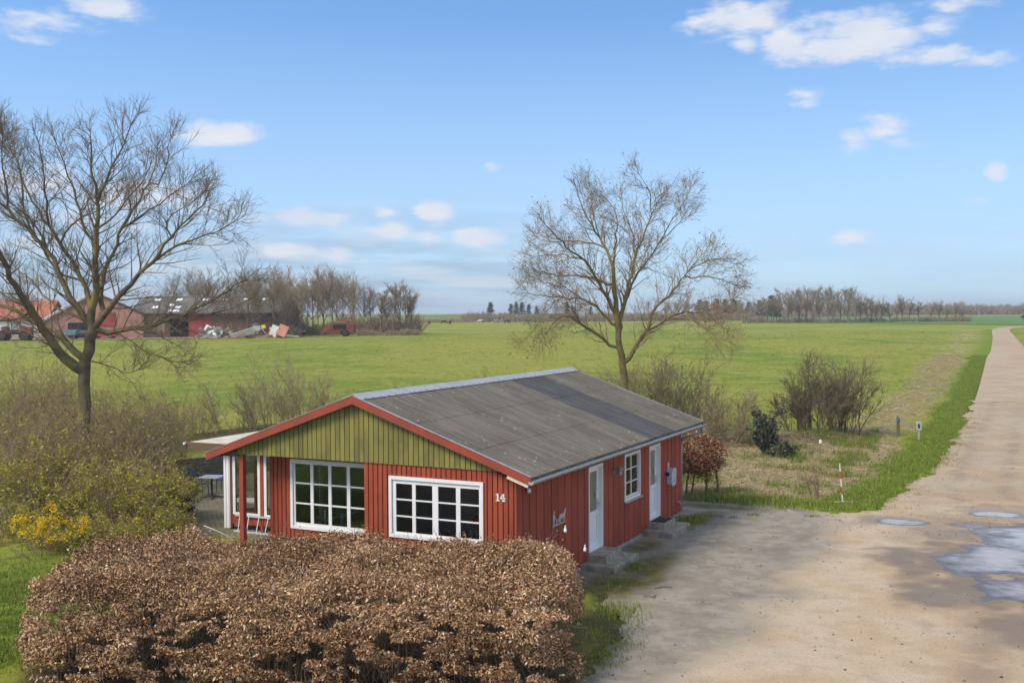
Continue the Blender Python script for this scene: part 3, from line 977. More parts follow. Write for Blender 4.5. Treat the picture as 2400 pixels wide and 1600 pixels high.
def roof():
    r = MB()
    th = .10
    r.prism([(EX - .05, roof_z(EX - .05) - .05), (0, ZR - .05), (EXL + .05, roof_z(EXL + .05) - .05),
             (EXL + .05, roof_z(EXL + .05) - .05 - th), (0, ZR - .05 - th), (EX - .05, roof_z(EX - .05) - .05 - th)], 1, .05, RL - .04)
    rf = r.build('roof', M['brownboard'], house)
    pitch, amp = .1065, .0135
    cosT, sinT = math.cos(TH), math.sin(TH)

    def sheet(sgn, y0, nw, d0, d1, off, name, m):
        n = nw * 6 + 1
        ys = y0 + np.arange(n) * pitch / 6
        h = amp * np.cos(2 * math.pi * np.arange(n) / 6) + off
        V = []
        for d, dz in ((d0, 0), (d1, 0), (d1, 0), (d1 - .002, -.009)):
            for y, hh in zip(ys, h):
                q = hh + dz
                V.append((sgn * (d * cosT + q * sinT), y, ZR - d * sinT + q * cosT - .02))
        F = [(j * n + i, j * n + i + 1, (j + 1) * n + i + 1, (j + 1) * n + i) for j in (0, 2) for i in range(n - 1)]
        if sgn > 0: F = [f[::-1] for f in F]
        me = npmesh(name, np.array(V), np.array(F)[:, ::-1], smooth=True)
        return link(name, me, m, rf)
    LR, LL = EX / cosT + .0, -EXL / cosT
    cols = []; y = -.0
    nw = 10
    while y < RL - .2:
        k = min(nw, int(round((RL - y) / pitch))); cols.append((y, k)); y += k * pitch
    for i, (y, k) in enumerate(cols):
        dark = 7.9 < y + k * pitch / 2 < 9.2
        for j, (a, c) in enumerate(((0.02, LR * .36), (LR * .33, LR * .69), (LR * .66, LR))):
            sheet(1, y, k, a, c, .012 + .009 * (2 - j) + .002 * (i % 2), 'corrugated_sheet', M['sheet_dark'] if dark else M['sheet'])
        for j, (a, c) in enumerate(((0.02, LL * .52), (LL * .49, LL))):
            sheet(-1, y, k, a, c, .012 + .009 * (1 - j) + .002 * (i % 2), 'corrugated_sheet', M['sheet'])
    # ridge capping in lengths, screws along its lower edge
    y = -.03; k = 0
    while y < RL:
        y2 = min(y + 2.1, RL + .03)
        b = MB(); o = .038 + .004 * (k % 2)
        out = [(-.27, roof_z(.27) + o), (-.08, roof_z(.08) + o + .008), (0, ZR + o + .018), (.08, roof_z(.08) + o + .008), (.27, roof_z(.27) + o)]
        b.prism(out + [(x, z - .012) for x, z in out[::-1]], 1, y, y2)
        rc = b.build('ridge_cap', M['ridge'], rf)
        b = MB()
        for t in np.arange(y + .15, y2, .32): b.lathe([(.013, 0), (.013, .012)], (.25, t, roof_z(.25) + o + .002), 6)
        b.build('screw', M['black'], rc)
        y = y2 - .0; k += 1
    # bargeboards at both ends
    for y0, y1 in ((-.045, -.012), (RL + .002, RL + .03)):
        for s, e in ((1, EX + .005), (-1, -EXL)):
            b = MB()
            pl = [(0, ZR + .012), (s * e, roof_z(e) + .012), (s * e, roof_z(e) - .165), (0, ZR - .175)]
            b.prism(pl, 1, y0, y1); bg = b.build('bargeboard', M['fascia'], rf)
            b = MB(); pl = [(0, ZR + .016), (s * e, roof_z(e) + .016), (s * e, roof_z(e) + .028), (0, ZR + .028)]
            b.prism(pl, 1, y0 - .008, y1 + .01); b.build('cover_strip', M['zinc'], bg)
    b = MB(); pl = [(3.90, 2.76), (4.36, 2.60), (4.36, 2.66), (3.90, 2.83)]
    b.prism([(3.88, 2.745), (4.37, 2.575), (4.385, 2.635), (3.90, 2.805)], 1, -.03, .01); b.build('raw_board', M['raw_wood'], rf)
    # eave board, soffit, gutter with brackets, downpipe
    ze = roof_z(EX)
    b = MB(); b.box(EX - .065, EX - .035, .0, RL, ze - .15, ze - .035); b.build('eave_board', M['olive_eave'], rf)
    b = MB(); b.box(WX + .001, EX - .066, YF, RL - .05, ze - .14, ze - .12); b.build('soffit', M['brownboard'], rf)
    gx, gzz, gr = EX + .045, ze - .075, .068
    b = MB(); n = 9; V = []; F = []
    for y in (-.12, RL + .05):
        for rr in (gr, gr - .006):
            for i in range(n):
                a = math.pi + math.pi * i / (n - 1)
                V.append((gx + rr * math.cos(a), y, gzz + rr * math.sin(a)))
    for i in range(n - 1):
        F += [(i, i + 1, 2 * n + i + 1, 2 * n + i), (n + i + 1, n + i, 3 * n + i, 3 * n + i + 1)]
    F += [tuple(range(n)) + (n - 1,)[:0], tuple(range(2 * n, 3 * n))]
    F += [(0, 2 * n, 3 * n, n), (n - 1, 2 * n - 1, 4 * n - 1, 3 * n - 1)]
    b.add(V, F); b.tube([(gx + gr, -.12, gzz + .004), (gx + gr, RL + .05, gzz + .004)], .011, 6)
    gt = b.build('gutter', M['zinc'], rf)
    for y in np.arange(.5, RL, .85):
        b = MB(); b.tube([(gx + (gr + .008) * math.cos(a), y, gzz + (gr + .008) * math.sin(a)) for a in np.linspace(math.pi, 2 * math.pi, 8)], .007, 5)
        b.build('gutter_bracket', M['zinc'], gt)
    b = MB(); yy = RL - .12
    b.tube([(gx, yy, gzz - gr + .01), (gx, yy, gzz - .2), (gx - .03, yy - .03, gzz - .27), (gx - .1, yy - .10, gzz - .31), (gx - .50, yy - .62, gzz - .40), (WX + .02, YE + .04, gzz - .47), (WX - .02, YE + .05, gzz - .6), (WX - .03, YE + .05, .1)], .042, 10)
    b.build('downpipe', M['zinc'], rf, True)


def sheet_mat(name, c1, c2, lich):
    n = NT(name); v = n.tc.outputs['Object']
    oi = n.N.new('ShaderNodeObjectInfo')
    a = n.noise(n.vm('MULTIPLY', v, (.8, 9, .8)), 1, 5); p = n.noise(v, .7, 5)
    c = n.mix(n.sm(a, .4, .6), c1, c2)
    c = n.mix(n.math('MULTIPLY', n.sm(p, .47, .62), .45), c, c3(c1, .78))
    k = n.math('MULTIPLY_ADD', oi.outputs['Random'], .05, .975)
    cv = n.N.new('ShaderNodeCombineColor')
    for i in range(3): n.L.new(k, cv.inputs[i])
    c = n.mix(1.0, c, cv.outputs[0], 'MULTIPLY')
    if lich:
        s = n.noise(v, 5.5, 6, .8); q = n.noise(v, .8, 3)
        f = n.math('MULTIPLY', n.math('MULTIPLY', n.sm(s, .60, .66), .75), n.sm(q, .42, .55))
        c = n.mix(f, c, (.50, .48, .42))
    return n.done(c, .85, .25)


M['sheet'] = sheet_mat('weathered fibre cement', (.115, .103, .086), (.155, .14, .117), True)
M['sheet_dark'] = sheet_mat('dark corrugated plastic', (.060, .061, .064), (.088, .090, .094), False)
roof()


def annex():
    an = empty('glazed_porch', (-5.1, 4.0, 0), 0, 'flat roofed glazed porch with white corner post and red frame beside the house', 'porch')
    inv = Vector((-5.1, 4.0, 0))
    def bd(b, n, m, p=None):
        o = b.build(n, m, p if p is not None else an)
        if p is None: o.location = -inv
        return o
    Y0, Y1, X0, X1 = 4.0, 7.4, -7.22, -3.06
    b = MB(); b.box(-8.4, -3.3, 3.75, 8.1, 2.46, 2.5); rf = bd(b, 'flat_roof', M['felt'])
    b = MB(); b.box(-8.42, -3.3, 3.69, 3.745, 2.30, 2.51); b.box(-8.46, -8.405, 3.69, 8.1, 2.30, 2.508); b.build('roof_fascia', M['brownboard'], rf)
    b = MB(); b.lathe([(.035, 0), (.035, .08)], (-8.44, 3.61, 2.47), 10, 1); b.build('roof_end_roll', M['white'], rf)
    b = MB()
    for x in np.arange(-8.2, -3.4, .6): b.box(x, x + .05, 3.75, 8.1, 2.3, 2.459)
    b.build('rafter', M['red'], rf)
    b = MB(); b.box(X0, X0 + .19, Y0 - .06, Y0 + .08, .06, 2.3); bd(b, 'corner_post', M['white'])
    b = MB(); b.box(X0 - .02, X0 + .05, Y0 - .075, Y0 - .062, .06, 2.3); b.box(X0 + .12, X0 + .16, Y0 - .072, Y0 - .062, .06, 2.3); bd(b, 'corner_trim', M['white'])
    for (a, c) in ((-7.03, -6.98), (-5.96, -5.85), (-4.75, -4.64), (-3.2, -3.07)):
        b = MB(); b.box(a, c, Y0 - .03, Y0 + .06, .06, 2.3); bd(b, 'upright', M['red'])
    b = MB(); b.box(-6.979, -3.2, Y0 - .02, Y0 + .05, .2, .46); bd(b, 'base_board', M['red'])
    for (a, c) in ((-6.975, -5.965), (-5.845, -4.755), (-4.635, -3.205)):
        b = MB(); w = .10
        b.box(a, a + w, Y0 - .01, Y0 + .04, .465, 2.29); b.box(c - w, c, Y0 - .01, Y0 + .04, .465, 2.29)
        b.box(a + w, c - w, Y0 - .01, Y0 + .04, .465, .53); b.box(a + w, c - w, Y0 - .01, Y0 + .04, 2.2, 2.29)
        fr = bd(b, 'pane_frame', M['white'])
        b = MB(); b.box(a + w, c - w, Y0 + .012, Y0 + .018, .53, 2.2); b.build('pane', M['glass'], fr)
    for y in np.linspace(Y0 + .2, Y1, 4):
        b = MB(); b.box(X0, X0 + .07, y - .04, y + .04, .06, 2.3); bd(b, 'upright', M['red'])
    b = MB(); b.box(X0, X1, Y1 + .05, Y1 + .10, .06, .5); bd(b, 'rear_board', M['red'])
    for x in (-7.1, -5.7, -4.4):
        b = MB(); b.box(x, x + .08, Y1 + .04, Y1 + .11, .5, 2.3); bd(b, 'upright', M['red'])


annex()


def num(poly_list, name, x, z, par):
    b = MB()
    for pl in poly_list: b.prism([(x + px, z + pz) for px, pz in pl], 1, YF - .016, YF - .002)
    return b.build(name, M['white'], par)


hn = empty('house_number', (3.65, YF, 2.3), 0, 'white metal house number 14 screwed to the red front wall', 'house number')
one = [[(.028, .02), (.062, .02), (.062, .165), (.036, .165), (.028, .15)], [(0, 0), (.09, 0), (.09, .022), (0, .022)], [(0, .115), (.0285, .135), (.036, .165), (.022, .158), (.0, .14)]]
four = [[(.062, .02), (.096, .02), (.096, .165), (.062, .165)], [(.042, 0), (.118, 0), (.118, .022), (.042, .022)], [(0, .05), (.122, .05), (.122, .074), (0, .074)], [(0, .0735), (.03, .0735), (.075, .165), (.055, .165)]]
for pl, nm, x in ((one, 'digit_one', 3.535), (four, 'digit_four', 3.64)):
    o = num(pl, nm, x, 2.215, hn); o.location = (-3.65, -YF, -2.3)


def ornament():
    """grey cut-out of a horse and a man leading a plough on a bar"""
    o = empty('wall_ornament', (WX, 2.35, 1.36), 0, 'grey cut metal silhouette of a man and horse on the side wall', 'ornament')
    b = MB()
    def pl(p): b.prism([(y * 1.0, z) for y, z in p], 0, .006, .018)
    pl([(-.38, 0), (.40, 0), (.40, .022), (-.38, .022)])
    # horse: body, neck, head, legs, tail
    pl([(-.02, .13), (.02, .21), (.14, .225), (.24, .215), (.30, .27), (.345, .33), (.385, .325), (.40, .25), (.36, .22), (.33, .13), (.24, .11), (.08, .11)])
    for y in (.0, .07, .23, .31): pl([(y, .02), (y + .022, .02), (y + .036, .135), (y - .006, .135)])
    pl([(-.05, .06), (-.02, .06), (.02, .19), (-.02, .18)])
    # man and plough
    pl([(-.33, .14), (-.26, .14), (-.245, .27), (-.30, .30), (-.33, .26)]); pl([(-.30, .30), (-.25, .29), (-.245, .35), (-.29, .36)])
    for y in (-.34, -.27): pl([(y, .02), (y + .024, .02), (y + .036, .15), (y, .15)])
    pl([(-.26, .20), (-.16, .12), (-.04, .12), (-.04, .135), (-.155, .138), (-.25, .225)])
    pl([(-.17, .02), (-.10, .02), (-.13, .13), (-.155, .13)])
    b.build('silhouette', M['steel'], o)
    return o


ornament()


def wall_lamp():
    o = empty('wall_lamp', (WX, 5.82, 2.08), 0, 'grey metal wall lamp with capped lantern between door and side window', 'lamp')
    b = MB(); b.lathe([(.05, 0), (.05, .03)], (0, 0, 0), 12, 0); b.build('back_plate', M['lampgrey'], o)
    b = MB(); b.tube([(.02, 0, 0), (.08, 0, -.01), (.14, 0, .03), (.17, 0, .05)], .016, 8); b.build('arm', M['lampgrey'], o)
    b = MB(); b.lathe([(.045, -.09), (.06, -.06), (.065, .05), (.06, .06)], (.19, 0, .03), 14); b.build('lantern', M['lampgrey'], o)
    b = MB(); b.lathe([(.12, .085), (.11, .10), (.05, .145), (.02, .16), (.01, .175)], (.19, 0, .01), 16); b.build('cap', M['lampgrey'], o)


wall_lamp()


def mailbox():
    o = empty('mailbox', (WX, 10.42, 1.08), 0, 'rounded grey mailbox hung on the red wall beyond the far door', 'mailbox')
    b = MB(); w, h, r = .42, .52, .13; pl = []
    for cx, cz, a0 in ((w / 2 - r, r, -90), (w / 2 - r, h - r, 0), (-w / 2 + r, h - r, 90), (-w / 2 + r, r, 180)):
        for i in range(6):
            a = math.radians(a0 + 18 * i); pl.append((cx + r * math.cos(a), cz + r * math.sin(a)))
    b.prism(pl, 0, .006, .16); b.build('body', M['mailgrey'], o)
    b = MB(); b.prism([(y * 1.02, z if z > .36 else .36) for y, z in pl if z > .3], 0, .162, .172); b.build('lid', M['mailgrey'], o)
    b = MB(); b.box(.161, .166, .02, .07, .10, .17); b.build('lock', M['charcoal'], o)
    b = MB(); b.box(.005, .10, -.32, -.25, .32, .42); b.build('side_bracket', M['black'], o)
    b = MB(); b.box(.005, .03, -.14, -.12, .52, .66); b.box(.005, .03, -.07, -.05, .52, .66); b.box(.005, .028, -.14, -.05, .66, .68); b.build('hanger', M['white'], o)


mailbox()
b = MB(); b.lathe([(.05, 0), (.062, .02), (.062, .05), (.04, .07)], (0, 0, 0), 16, 0)
o = b.build('wall_spotlight', M['alu'], None, loc=(WX + .02, .66, 2.40)); tag(o, 'small round spotlight under the eave at the house corner', 'spotlight')
b = MB(); b.tube([(0, 0, 0), (.07, 0, 0), (.10, 0, -.03), (.10, 0, -.07)], .016, 8); b.box(.05, .07, -.04, .04, .02, .035); b.tube([(.06, 0, 0), (.06, 0, .03)], .01, 6)
o = b.build('garden_tap', M['steel'], None, loc=(WX + .001, 11.25, .45)); tag(o, 'metal garden tap low on the wall near the house corner', 'tap')


def steps(y0, y1, mat_on, lab):
    o = empty('door_steps', (WX + .4, (y0 + y1) / 2, 0), 0, lab, 'steps', 'concrete door steps')
    cy = (y0 + y1) / 2
    def slab(x0, x1, a, c, z0, z1, n):
        b = MB(); e = .012
        ring = lambda s, z: [(x0 + s, a + s, z), (x1 - s, a + s, z), (x1 - s, c - s, z), (x0 + s, c - s, z)]
        vs = ring(0, z0) + ring(0, z1 - e) + ring(e, z1)
        vs = [(x - WX - .4, y - cy, z) for x, y, z in vs]
        fs = [(3, 2, 1, 0)] + [(k * 4 + i, k * 4 + (i + 1) % 4, k * 4 + 4 + (i + 1) % 4, k * 4 + 4 + i) for k in range(2) for i in range(4)] + [(8, 9, 10, 11)]
        b.add(vs, fs); b.build(n, M['concrete'], o)
    slab(WX + .004, 4.86, y0 - .40, y1 + .30, -.1, .16, 'lower_step')
    slab(WX + .006, 4.53, y0 - .06, y1 - .06, .161, .328, 'upper_step')


steps(4.10, 5.12, False, 'two concrete steps below the door nearest the hedge')
steps(8.52, 9.46, True, 'two concrete steps below the door beside the mailbox')
b = MB(); b.box(-.20, .20, -.36, .36, 0, .014)
o = b.build('door_mat', M['mat'], None, loc=(4.29, 8.93, .329)); tag(o, 'dark rubber doormat on the upper step by the mailbox', 'doormat')

# things on the window sills
b = MB(); b.lathe([(.045, 0), (.05, .02), (.045, .06), (.05, .09), (.044, .13), (.05, .17), (.043, .21), (.045, .27), (.02, .32), (.022, .36)], (0, 0, 0), 14)
tag(b.build('bottle', M['blueglass'], None, True, (-1.02, .99, 1.11)), 'tall ribbed blue bottle on the sill of the recessed window', 'bottle')
b = MB(); b.box(-2.36, .05, .93, 1.12, 1.085, 1.108); b.build('inner_sill', M['white'], house)
b = MB(); b.box(.90, 3.20, YF + .13, YF + .30, 1.27, 1.292); b.build('inner_sill', M['white'], house)
b = MB(); b.lathe([(.03, 0), (.05, .01), (.10, .09), (.11, .13), (.10, .13), (.045, .03), (.005, .02)], (0, 0, 0), 16)
tag(b.build('bowl', M['limebowl'], None, True, (-.38, 1.02, 1.109)), 'lime green bowl on the sill of the recessed window', 'bowl')
b = MB(); b.lathe([(.035, 0), (.012, .02), (.01, .16), (.05, .18), (.025, .26), (.03, .29), (.012, .31), (.028, .35), (.02, .39), (.004, .41)], (0, 0, 0), 12)
tag(b.build('figurine', M['palefig'], None, True, (-1.53, 1.0, 1.109)), 'slim pale figurine on the sill of the recessed window', 'figurine')
lp = empty('table_lamp', (2.98, .42, 1.293), 0, 'red dome shaded table lamp behind the front window', 'lamp')
b = MB(); b.lathe([(.07, 0), (.07, .015), (.018, .03), (.016, .42)], (0, -.03, 0), 12); b.build('stem', M['redlamp'], lp)
b = MB(); b.lathe([(.135, .40), (.13, .46), (.09, .52), (.02, .54)], (0, -.03, 0), 16); b.build('shade', M['redlamp'], lp)
b = MB(); b.lathe([(.012, 0), (.012, .30), (.004, .31)], (0, 0, 0), 8)
tag(b.build('candle', M['palefig'], None, False, (3.08, .37, 1.293)), 'thin pale candle on the sill of the front window', 'candle')


def bulb(p, lab):
    o = empty('hanging_bulb', p, 0, lab, 'bulb', 'white bulb lights over the hedge'); o.scale = (.52, .52, .68)
    b = MB(); b.lathe([(.03, .085), (.035, .09), (.035, .15), (.02, .16)], (0, 0, 0), 12); b.build('socket', M['white'], o)
    b = MB(); b.lathe([(.01, -.06), (.045, -.045), (.062, -.005), (.055, .04), (.03, .084)], (0, 0, 0), 14); b.build('glass_bulb', M['bulb'], o, True)


b1 = dep(1325, 1243, 22.0); b2 = dep(1371, 1288, 22.4)
bulb(b1, 'white bulb light above the hedge below the horse ornament'); bulb(b2, 'white bulb light at the hedge end beside the door')
b0 = dep(1245, 1300, 21.0); b3 = np.array([4.03, 4.1, 1.6])
mid = lambda a, c, s: [(a * (1 - t) + c * t) - np.array([0, 0, s * 4 * t * (1 - t)]) for t in np.linspace(0, 1, 7)]
cz = np.array([0, 0, .108])
b = MB(); b.tube(mid(b0 + cz, b1 + cz, .0) + mid(b1 + cz, b2 + cz, .04)[1:] + mid(b2 + cz, b3, .03)[1:], .004, 5)
tag(b.build('light_cable', M['charcoal'], None), 'thin dark cable carrying the white bulb lights', 'cable')

# ------------------------------------------------------------------ patio on the left
def paving_mat():
    n = NT('brick paving'); v = n.tc.outputs['Object']
    br = n.N.new('ShaderNodeTexBrick'); n.L.new(v, br.inputs['Vector'])
    br.inputs['Color1'].default_value = (.22, .18, .12, 1); br.inputs['Color2'].default_value = (.33, .28, .20, 1); br.inputs['Mortar'].default_value = (.07, .065, .03, 1)
    br.inputs['Scale'].default_value = 1; br.inputs['Mortar Size'].default_value = .014; br.inputs['Brick Width'].default_value = .21; br.inputs['Row Height'].default_value = .105
    c = n.mix(n.sm(n.noise(v, 1.2, 5), .35, .7), br.outputs[0], (.16, .15, .08)); n.bump(br.outputs[1], -.6, .01)
    return n.done(c, .92, .2)


M['paving'] = paving_mat()
b = MB(); b.box(-16, -3.1, 3.0, 16, -.1, .03); tag(b.build('paving', M['paving']), kind='structure')


def ladder():
    o = empty('ladder', (-6.4, 3.7, 0), 0, 'aluminium ladder leaning on its side against the glazed porch', 'ladder')
    a0, a1 = on(1, 3.93, 551.6, 1206), on(1, 3.93, 660, 1216); c0, c1 = on(2, .06, 548, 1243), on(2, .06, 650, 1254)
    inv = np.array([-6.4, 3.7, 0])
    for p, q in ((a0, a1), (c0, c1)):
        b = MB(); b.beam(p - inv, q - inv, .03, .05); b.build('rail', M['alu'], o)
    for t in (.10, .30, .52, .72, .92):
        b = MB(); b.tube([a0 * (1 - t) + a1 * t - inv, c0 * (1 - t) + c1 * t - inv], .016, 8); b.build('rung', M['alu'], o)


ladder()


def cafe_table(p):
    o = empty('patio_table', p, .3, 'square grey table on a single leg with a cross foot on the patio', 'table')
    b = MB(); b.box(-.36, .36, -.36, .36, .71, .735); b.build('table_top', M['tabletop'], o)
    b = MB(); b.tube([(0, 0, .03), (0, 0, .71)], .035, 10); b.build('leg', M['charcoal'], o)
    b = MB()
    for a in range(4):
        q = a * math.pi / 2 + .4; b.tube([(0, 0, .07), (.25 * math.cos(q), .25 * math.sin(q), .05), (.36 * math.cos(q), .36 * math.sin(q), .02)], [.03, .025, .015], 6)
    b.build('foot', M['charcoal'], o)


def patio_chair(p, rz, lab):
    o = empty('patio_chair', p, rz, lab, 'chair', 'charcoal patio chairs')
    b = MB(); b.box(-.23, .23, -.22, .22, .42, .45); b.build('seat', M['charcoal'], o)
    b = MB(); b.obox((0, .25, .66), (.22, 0, 0), (0, .012, .003), (0, .05, .20)); b.build('backrest', M['charcoal'], o)
    for sx in (-1, 1):
        b = MB(); b.tube([(sx * .24, -.22, .0), (sx * .24, -.20, .42), (sx * .25, -.18, .62), (sx * .25, -.12, .66), (sx * .25, .2, .66)], .014, 6); b.build('leg', M['charcoal'], o)
        b = MB(); b.tube([(sx * .23, .26, 0), (sx * .23, .21, .44), (sx * .23, .30, .86)], .014, 6); b.build('leg', M['charcoal'], o)


tp = gnd(497, 1166); tp[2] = .03
cafe_table(tp)
q = gnd(468, 1160); patio_chair((q[0], q[1], .03), 1.9, 'charcoal patio chair at the shrub side of the grey table')
q = gnd(527, 1150); patio_chair((q[0], q[1], .03), -1.2, 'charcoal patio chair between the grey table and the glazed porch')


def sleepers():
    A, B = gnd(438, 1122), gnd(640, 1100)
    o = empty('retaining_wall', (A[0], A[1], 0), 0, 'low wall of weathered timber sleepers behind the patio', 'wall')
    d = B - A; d[2] = 0; L = np.linalg.norm(d); d /= L; n = np.array([-d[1], d[0], 0])
    for r in range(3):
        x = -2.0 - .9 * (r % 2)
        while x < L:
            b = MB(); b.obox(d * (x + 1.2) + np.array([0, 0, .14 + r * .265]) + n * (.02 * r + random.uniform(-.01, .01)), d * 1.19, n * .1, np.array([0, 0, .128])); b.build('sleeper', M['sleeper'], o)
            x += 2.4


sleepers()

# ------------------------------------------------------------------ posts on the verge
def wood_post():
    p = gnd(2105, 1022); o = empty('marker_post', p, 0, 'slanted top wooden post with a blue trail marker in the dry grass', 'post')
    b = MB(); b.prism([(-.07, 0), (.07, 0), (.07, .88), (-.07, 1.02)], 1, -.07, .07); b.build('post', M['sleeper'], o)
    b = MB(); b.box(-.068, .068, -.078, -.072, .74, .87); b.build('blue_plate', pm('blue sign', (.01, .06, .22), rough=.5), o)
    b = MB(); b.box(-.02, .02, -.082, -.079, .79, .82); b.build('plate_mark', M['white'], o)


wood_post()
p = gnd(2154, 1032); o = empty('meter_post', p, 0, 'small grey cable marker box on a thin post in the verge', 'marker')
b = MB(); b.tube([(0, 0, 0), (0, 0, .55)], .035, 8); b.build('post', M['steel'], o)
b = MB(); b.box(-.11, .11, -.06, .06, .52, .86); b.box(-.13, .13, -.08, .08, .86, .89); b.build('box', M['mailgrey'], o)
b = MB(); b.box(-.06, .06, -.066, -.061, .58, .80); b.build('plate', M['charcoal'], o)


def pole():
    p = gnd(1975, 1176); o = empty('marker_pole', p, 0, 'thin red and white striped marker pole at the grass corner', 'pole')
    top = dep(1968, 1086, np.dot(p - CAM, F_)) - p
    M['redpaint'] = pm('red paint', (.55, .06, .03), rough=.5)
    for i in range(5):
        b = MB(); b.tube([top * (i / 5), top * ((i + 1) / 5)], .019, 8); b.build('pole_segment', M['redpaint'] if i in (1, 3) else M['white'], o)
    b = MB(); b.lathe([(.012, 0), (.005, .05)], tuple(top), 6); b.build('pole_tip', M['redpaint'], o)


pole()

# things inside and beside the glazed porch
t = on(2, .36, 582, 1172)
o = empty('low_table', (t[0], t[1], .03), .2, 'low white table standing behind the porch glass', 'table')
b = MB(); b.box(-.5, .5, -.32, .32, .31, .35); b.build('table_top', M['white'], o)
for sx in (-.42, .42):
    for sy in (-.26, .26):
        b = MB(); b.box(sx - .03, sx + .03, sy - .03, sy + .03, 0, .309); b.build('leg', M['white'], o)
t = on(2, .25, 624, 1200)
o = empty('goose_figure', (t[0], t[1], .03), 2.6, 'white goose garden figure inside the glazed porch', 'figure')
b = MB(); b.tube([(-.22, 0, .22), (-.12, 0, .2), (.02, 0, .2), (.12, 0, .26), (.16, 0, .38), (.17, 0, .48), (.2, 0, .53), (.25, 0, .52)], [.02, .09, .12, .085, .045, .038, .045, .02], 12); b.build('body', M['white'], o, True)
b = MB(); b.tube([(.24, 0, .52), (.31, 0, .505)], [.02, .006], 8); b.build('beak', M['raw_wood'], o)
b = MB(); b.lathe([(.07, 0), (.06, .02), (.03, .1)], (0, 0, 0), 10); b.build('foot', M['raw_wood'], o)
o = empty('wall_shelf', (.1, 5.2, 1.6), 0, 'white shelf with orange spined books deep inside the recessed window', 'shelf')
b = MB(); b.box(-.6, .6, .1, .38, 0, .04); b.box(-.6, .6, .1, .38, .45, .49); b.box(-.62, -.58, .1, .38, .041, .449); b.box(.58, .62, .1, .38, .041, .449); b.box(-.6, .6, .36, .38, .041, .449); b.build('case', M['white'], o)
for i in range(9):
    b = MB(); b.box(-.5 + i * .06, -.455 + i * .06, .14, .34, .041, .30 + .03 * (i % 3)); b.build('book', (M['redlamp'], M['raw_wood'], M['limebowl'])[i % 3], o)
# small things in the rough grass
p = gnd(1923, 1072); q = dep(1923, 1035, np.dot(p - CAM, F_))
o = empty('cup_stake', p, 0, 'white cup stuck upside down on a thin stake in the dead grass', 'stake')
b = MB(); b.tube([(0, 0, 0), tuple(q - p)], .012, 6); b.build('stake', M['sleeper'], o)
b = MB(); b.lathe([(.06, -.05), (.05, .06), (.03, .09)], tuple(q - p), 12); b.build('cup', M['white'], o)
p = gnd(1985, 1176); b = MB(); b.box(-.40, .40, -.07, .07, .0, .03)
o = b.build('pale_plank', M['felt'], None, loc=(p[0], p[1], .03)); o.rotation_euler[2] = .5; tag(o, 'short pale plank lying at the foot of the striped pole', 'plank')
# ------------------------------------------------------------------ plants
def unit(v): return v / (np.linalg.norm(v, axis=-1, keepdims=True) + 1e-9)


def grow(P0, D, L, nseg, wig, up):
    M_ = len(P0); pts = np.zeros((M_, nseg + 1, 3)); pts[:, 0] = P0; d = unit(D.copy())
    for i in range(nseg):
        d = unit(d + wig * rng.normal(size=(M_, 3)) + np.array([0, 0, up]))
        pts[:, i + 1] = pts[:, i] + d * (L / nseg)[:, None]
    return pts


def tubes(pts, rad, k=3):
    M_, n = pts.shape[:2]
    T = np.zeros_like(pts); T[:, 1:-1] = pts[:, 2:] - pts[:, :-2]; T[:, 0] = pts[:, 1] - pts[:, 0]; T[:, -1] = pts[:, -1] - pts[:, -2]
    T = unit(T)
    ref = unit(rng.normal(size=(M_, 1, 3)) * .15 + np.array([.62, .3, .35]))
    S = unit(np.cross(T, np.broadcast_to(ref, T.shape))); U = np.cross(S, T)
    a = 2 * math.pi * np.arange(k) / k
    V = pts[:, :, None] + rad[:, :, None, None] * (np.cos(a)[None, None, :, None] * S[:, :, None] + np.sin(a)[None, None, :, None] * U[:, :, None])
    base = (np.arange(M_)[:, None, None] * n + np.arange(n - 1)[None, :, None]) * k
    j = np.arange(k)[None, None]; j2 = (j + 1) % k
    F = np.stack([base + j, base + j2, base + k + j2, base + k + j], -1).reshape(-1, 4)
    return V.reshape(-1, 3), F


class Acc:
    def __init__(self): self.V = []; self.F = []; self.T = []; self.n = 0

    def add(self, V, F, tint=None):
        self.V.append(V); self.F.append(F + self.n); self.n += len(V)
        self.T.append(np.zeros(len(F)) if tint is None else np.broadcast_to(tint, (len(F),)))
        return self

    def obj(self, name, m, parent=None, smooth=False, loc=None, kind=None):
        V = np.concatenate(self.V)
        if loc is not None: V = V - np.asarray(loc)
        o = link(name, npmesh(name, V, np.concatenate(self.F), tint=np.concatenate(self.T), smooth=smooth), m, parent)
        if kind: o['kind'] = kind
        return o


def lin(r0, r1, n): return r0[:, None] * (1 - np.linspace(0, 1, n))[None] + r1[:, None] * np.linspace(0, 1, n)[None]


def sprout(pts, n_per, t0=.2, t1=1.0, ang=(.5, .95)):
    """n_per starts along every branch; returns start, direction, parent index, t"""
    M_, n = pts.shape[:2]
    idx = np.repeat(np.arange(M_), n_per) if np.isscalar(n_per) else np.repeat(np.arange(M_), n_per)
    t = rng.uniform(t0, t1, len(idx)); f = t * (n - 1); i = np.minimum(f.astype(int), n - 2); u = (f - i)[:, None]
    A, B = pts[idx, i], pts[idx, i + 1]
    T = unit(B - A); w = rng.normal(size=T.shape); w = unit(w - (w * T).sum(1, keepdims=True) * T)
    a = rng.uniform(ang[0], ang[1], len(idx))[:, None]
    return A * (1 - u) + B * u, np.cos(a) * T + np.sin(a) * w, idx, t


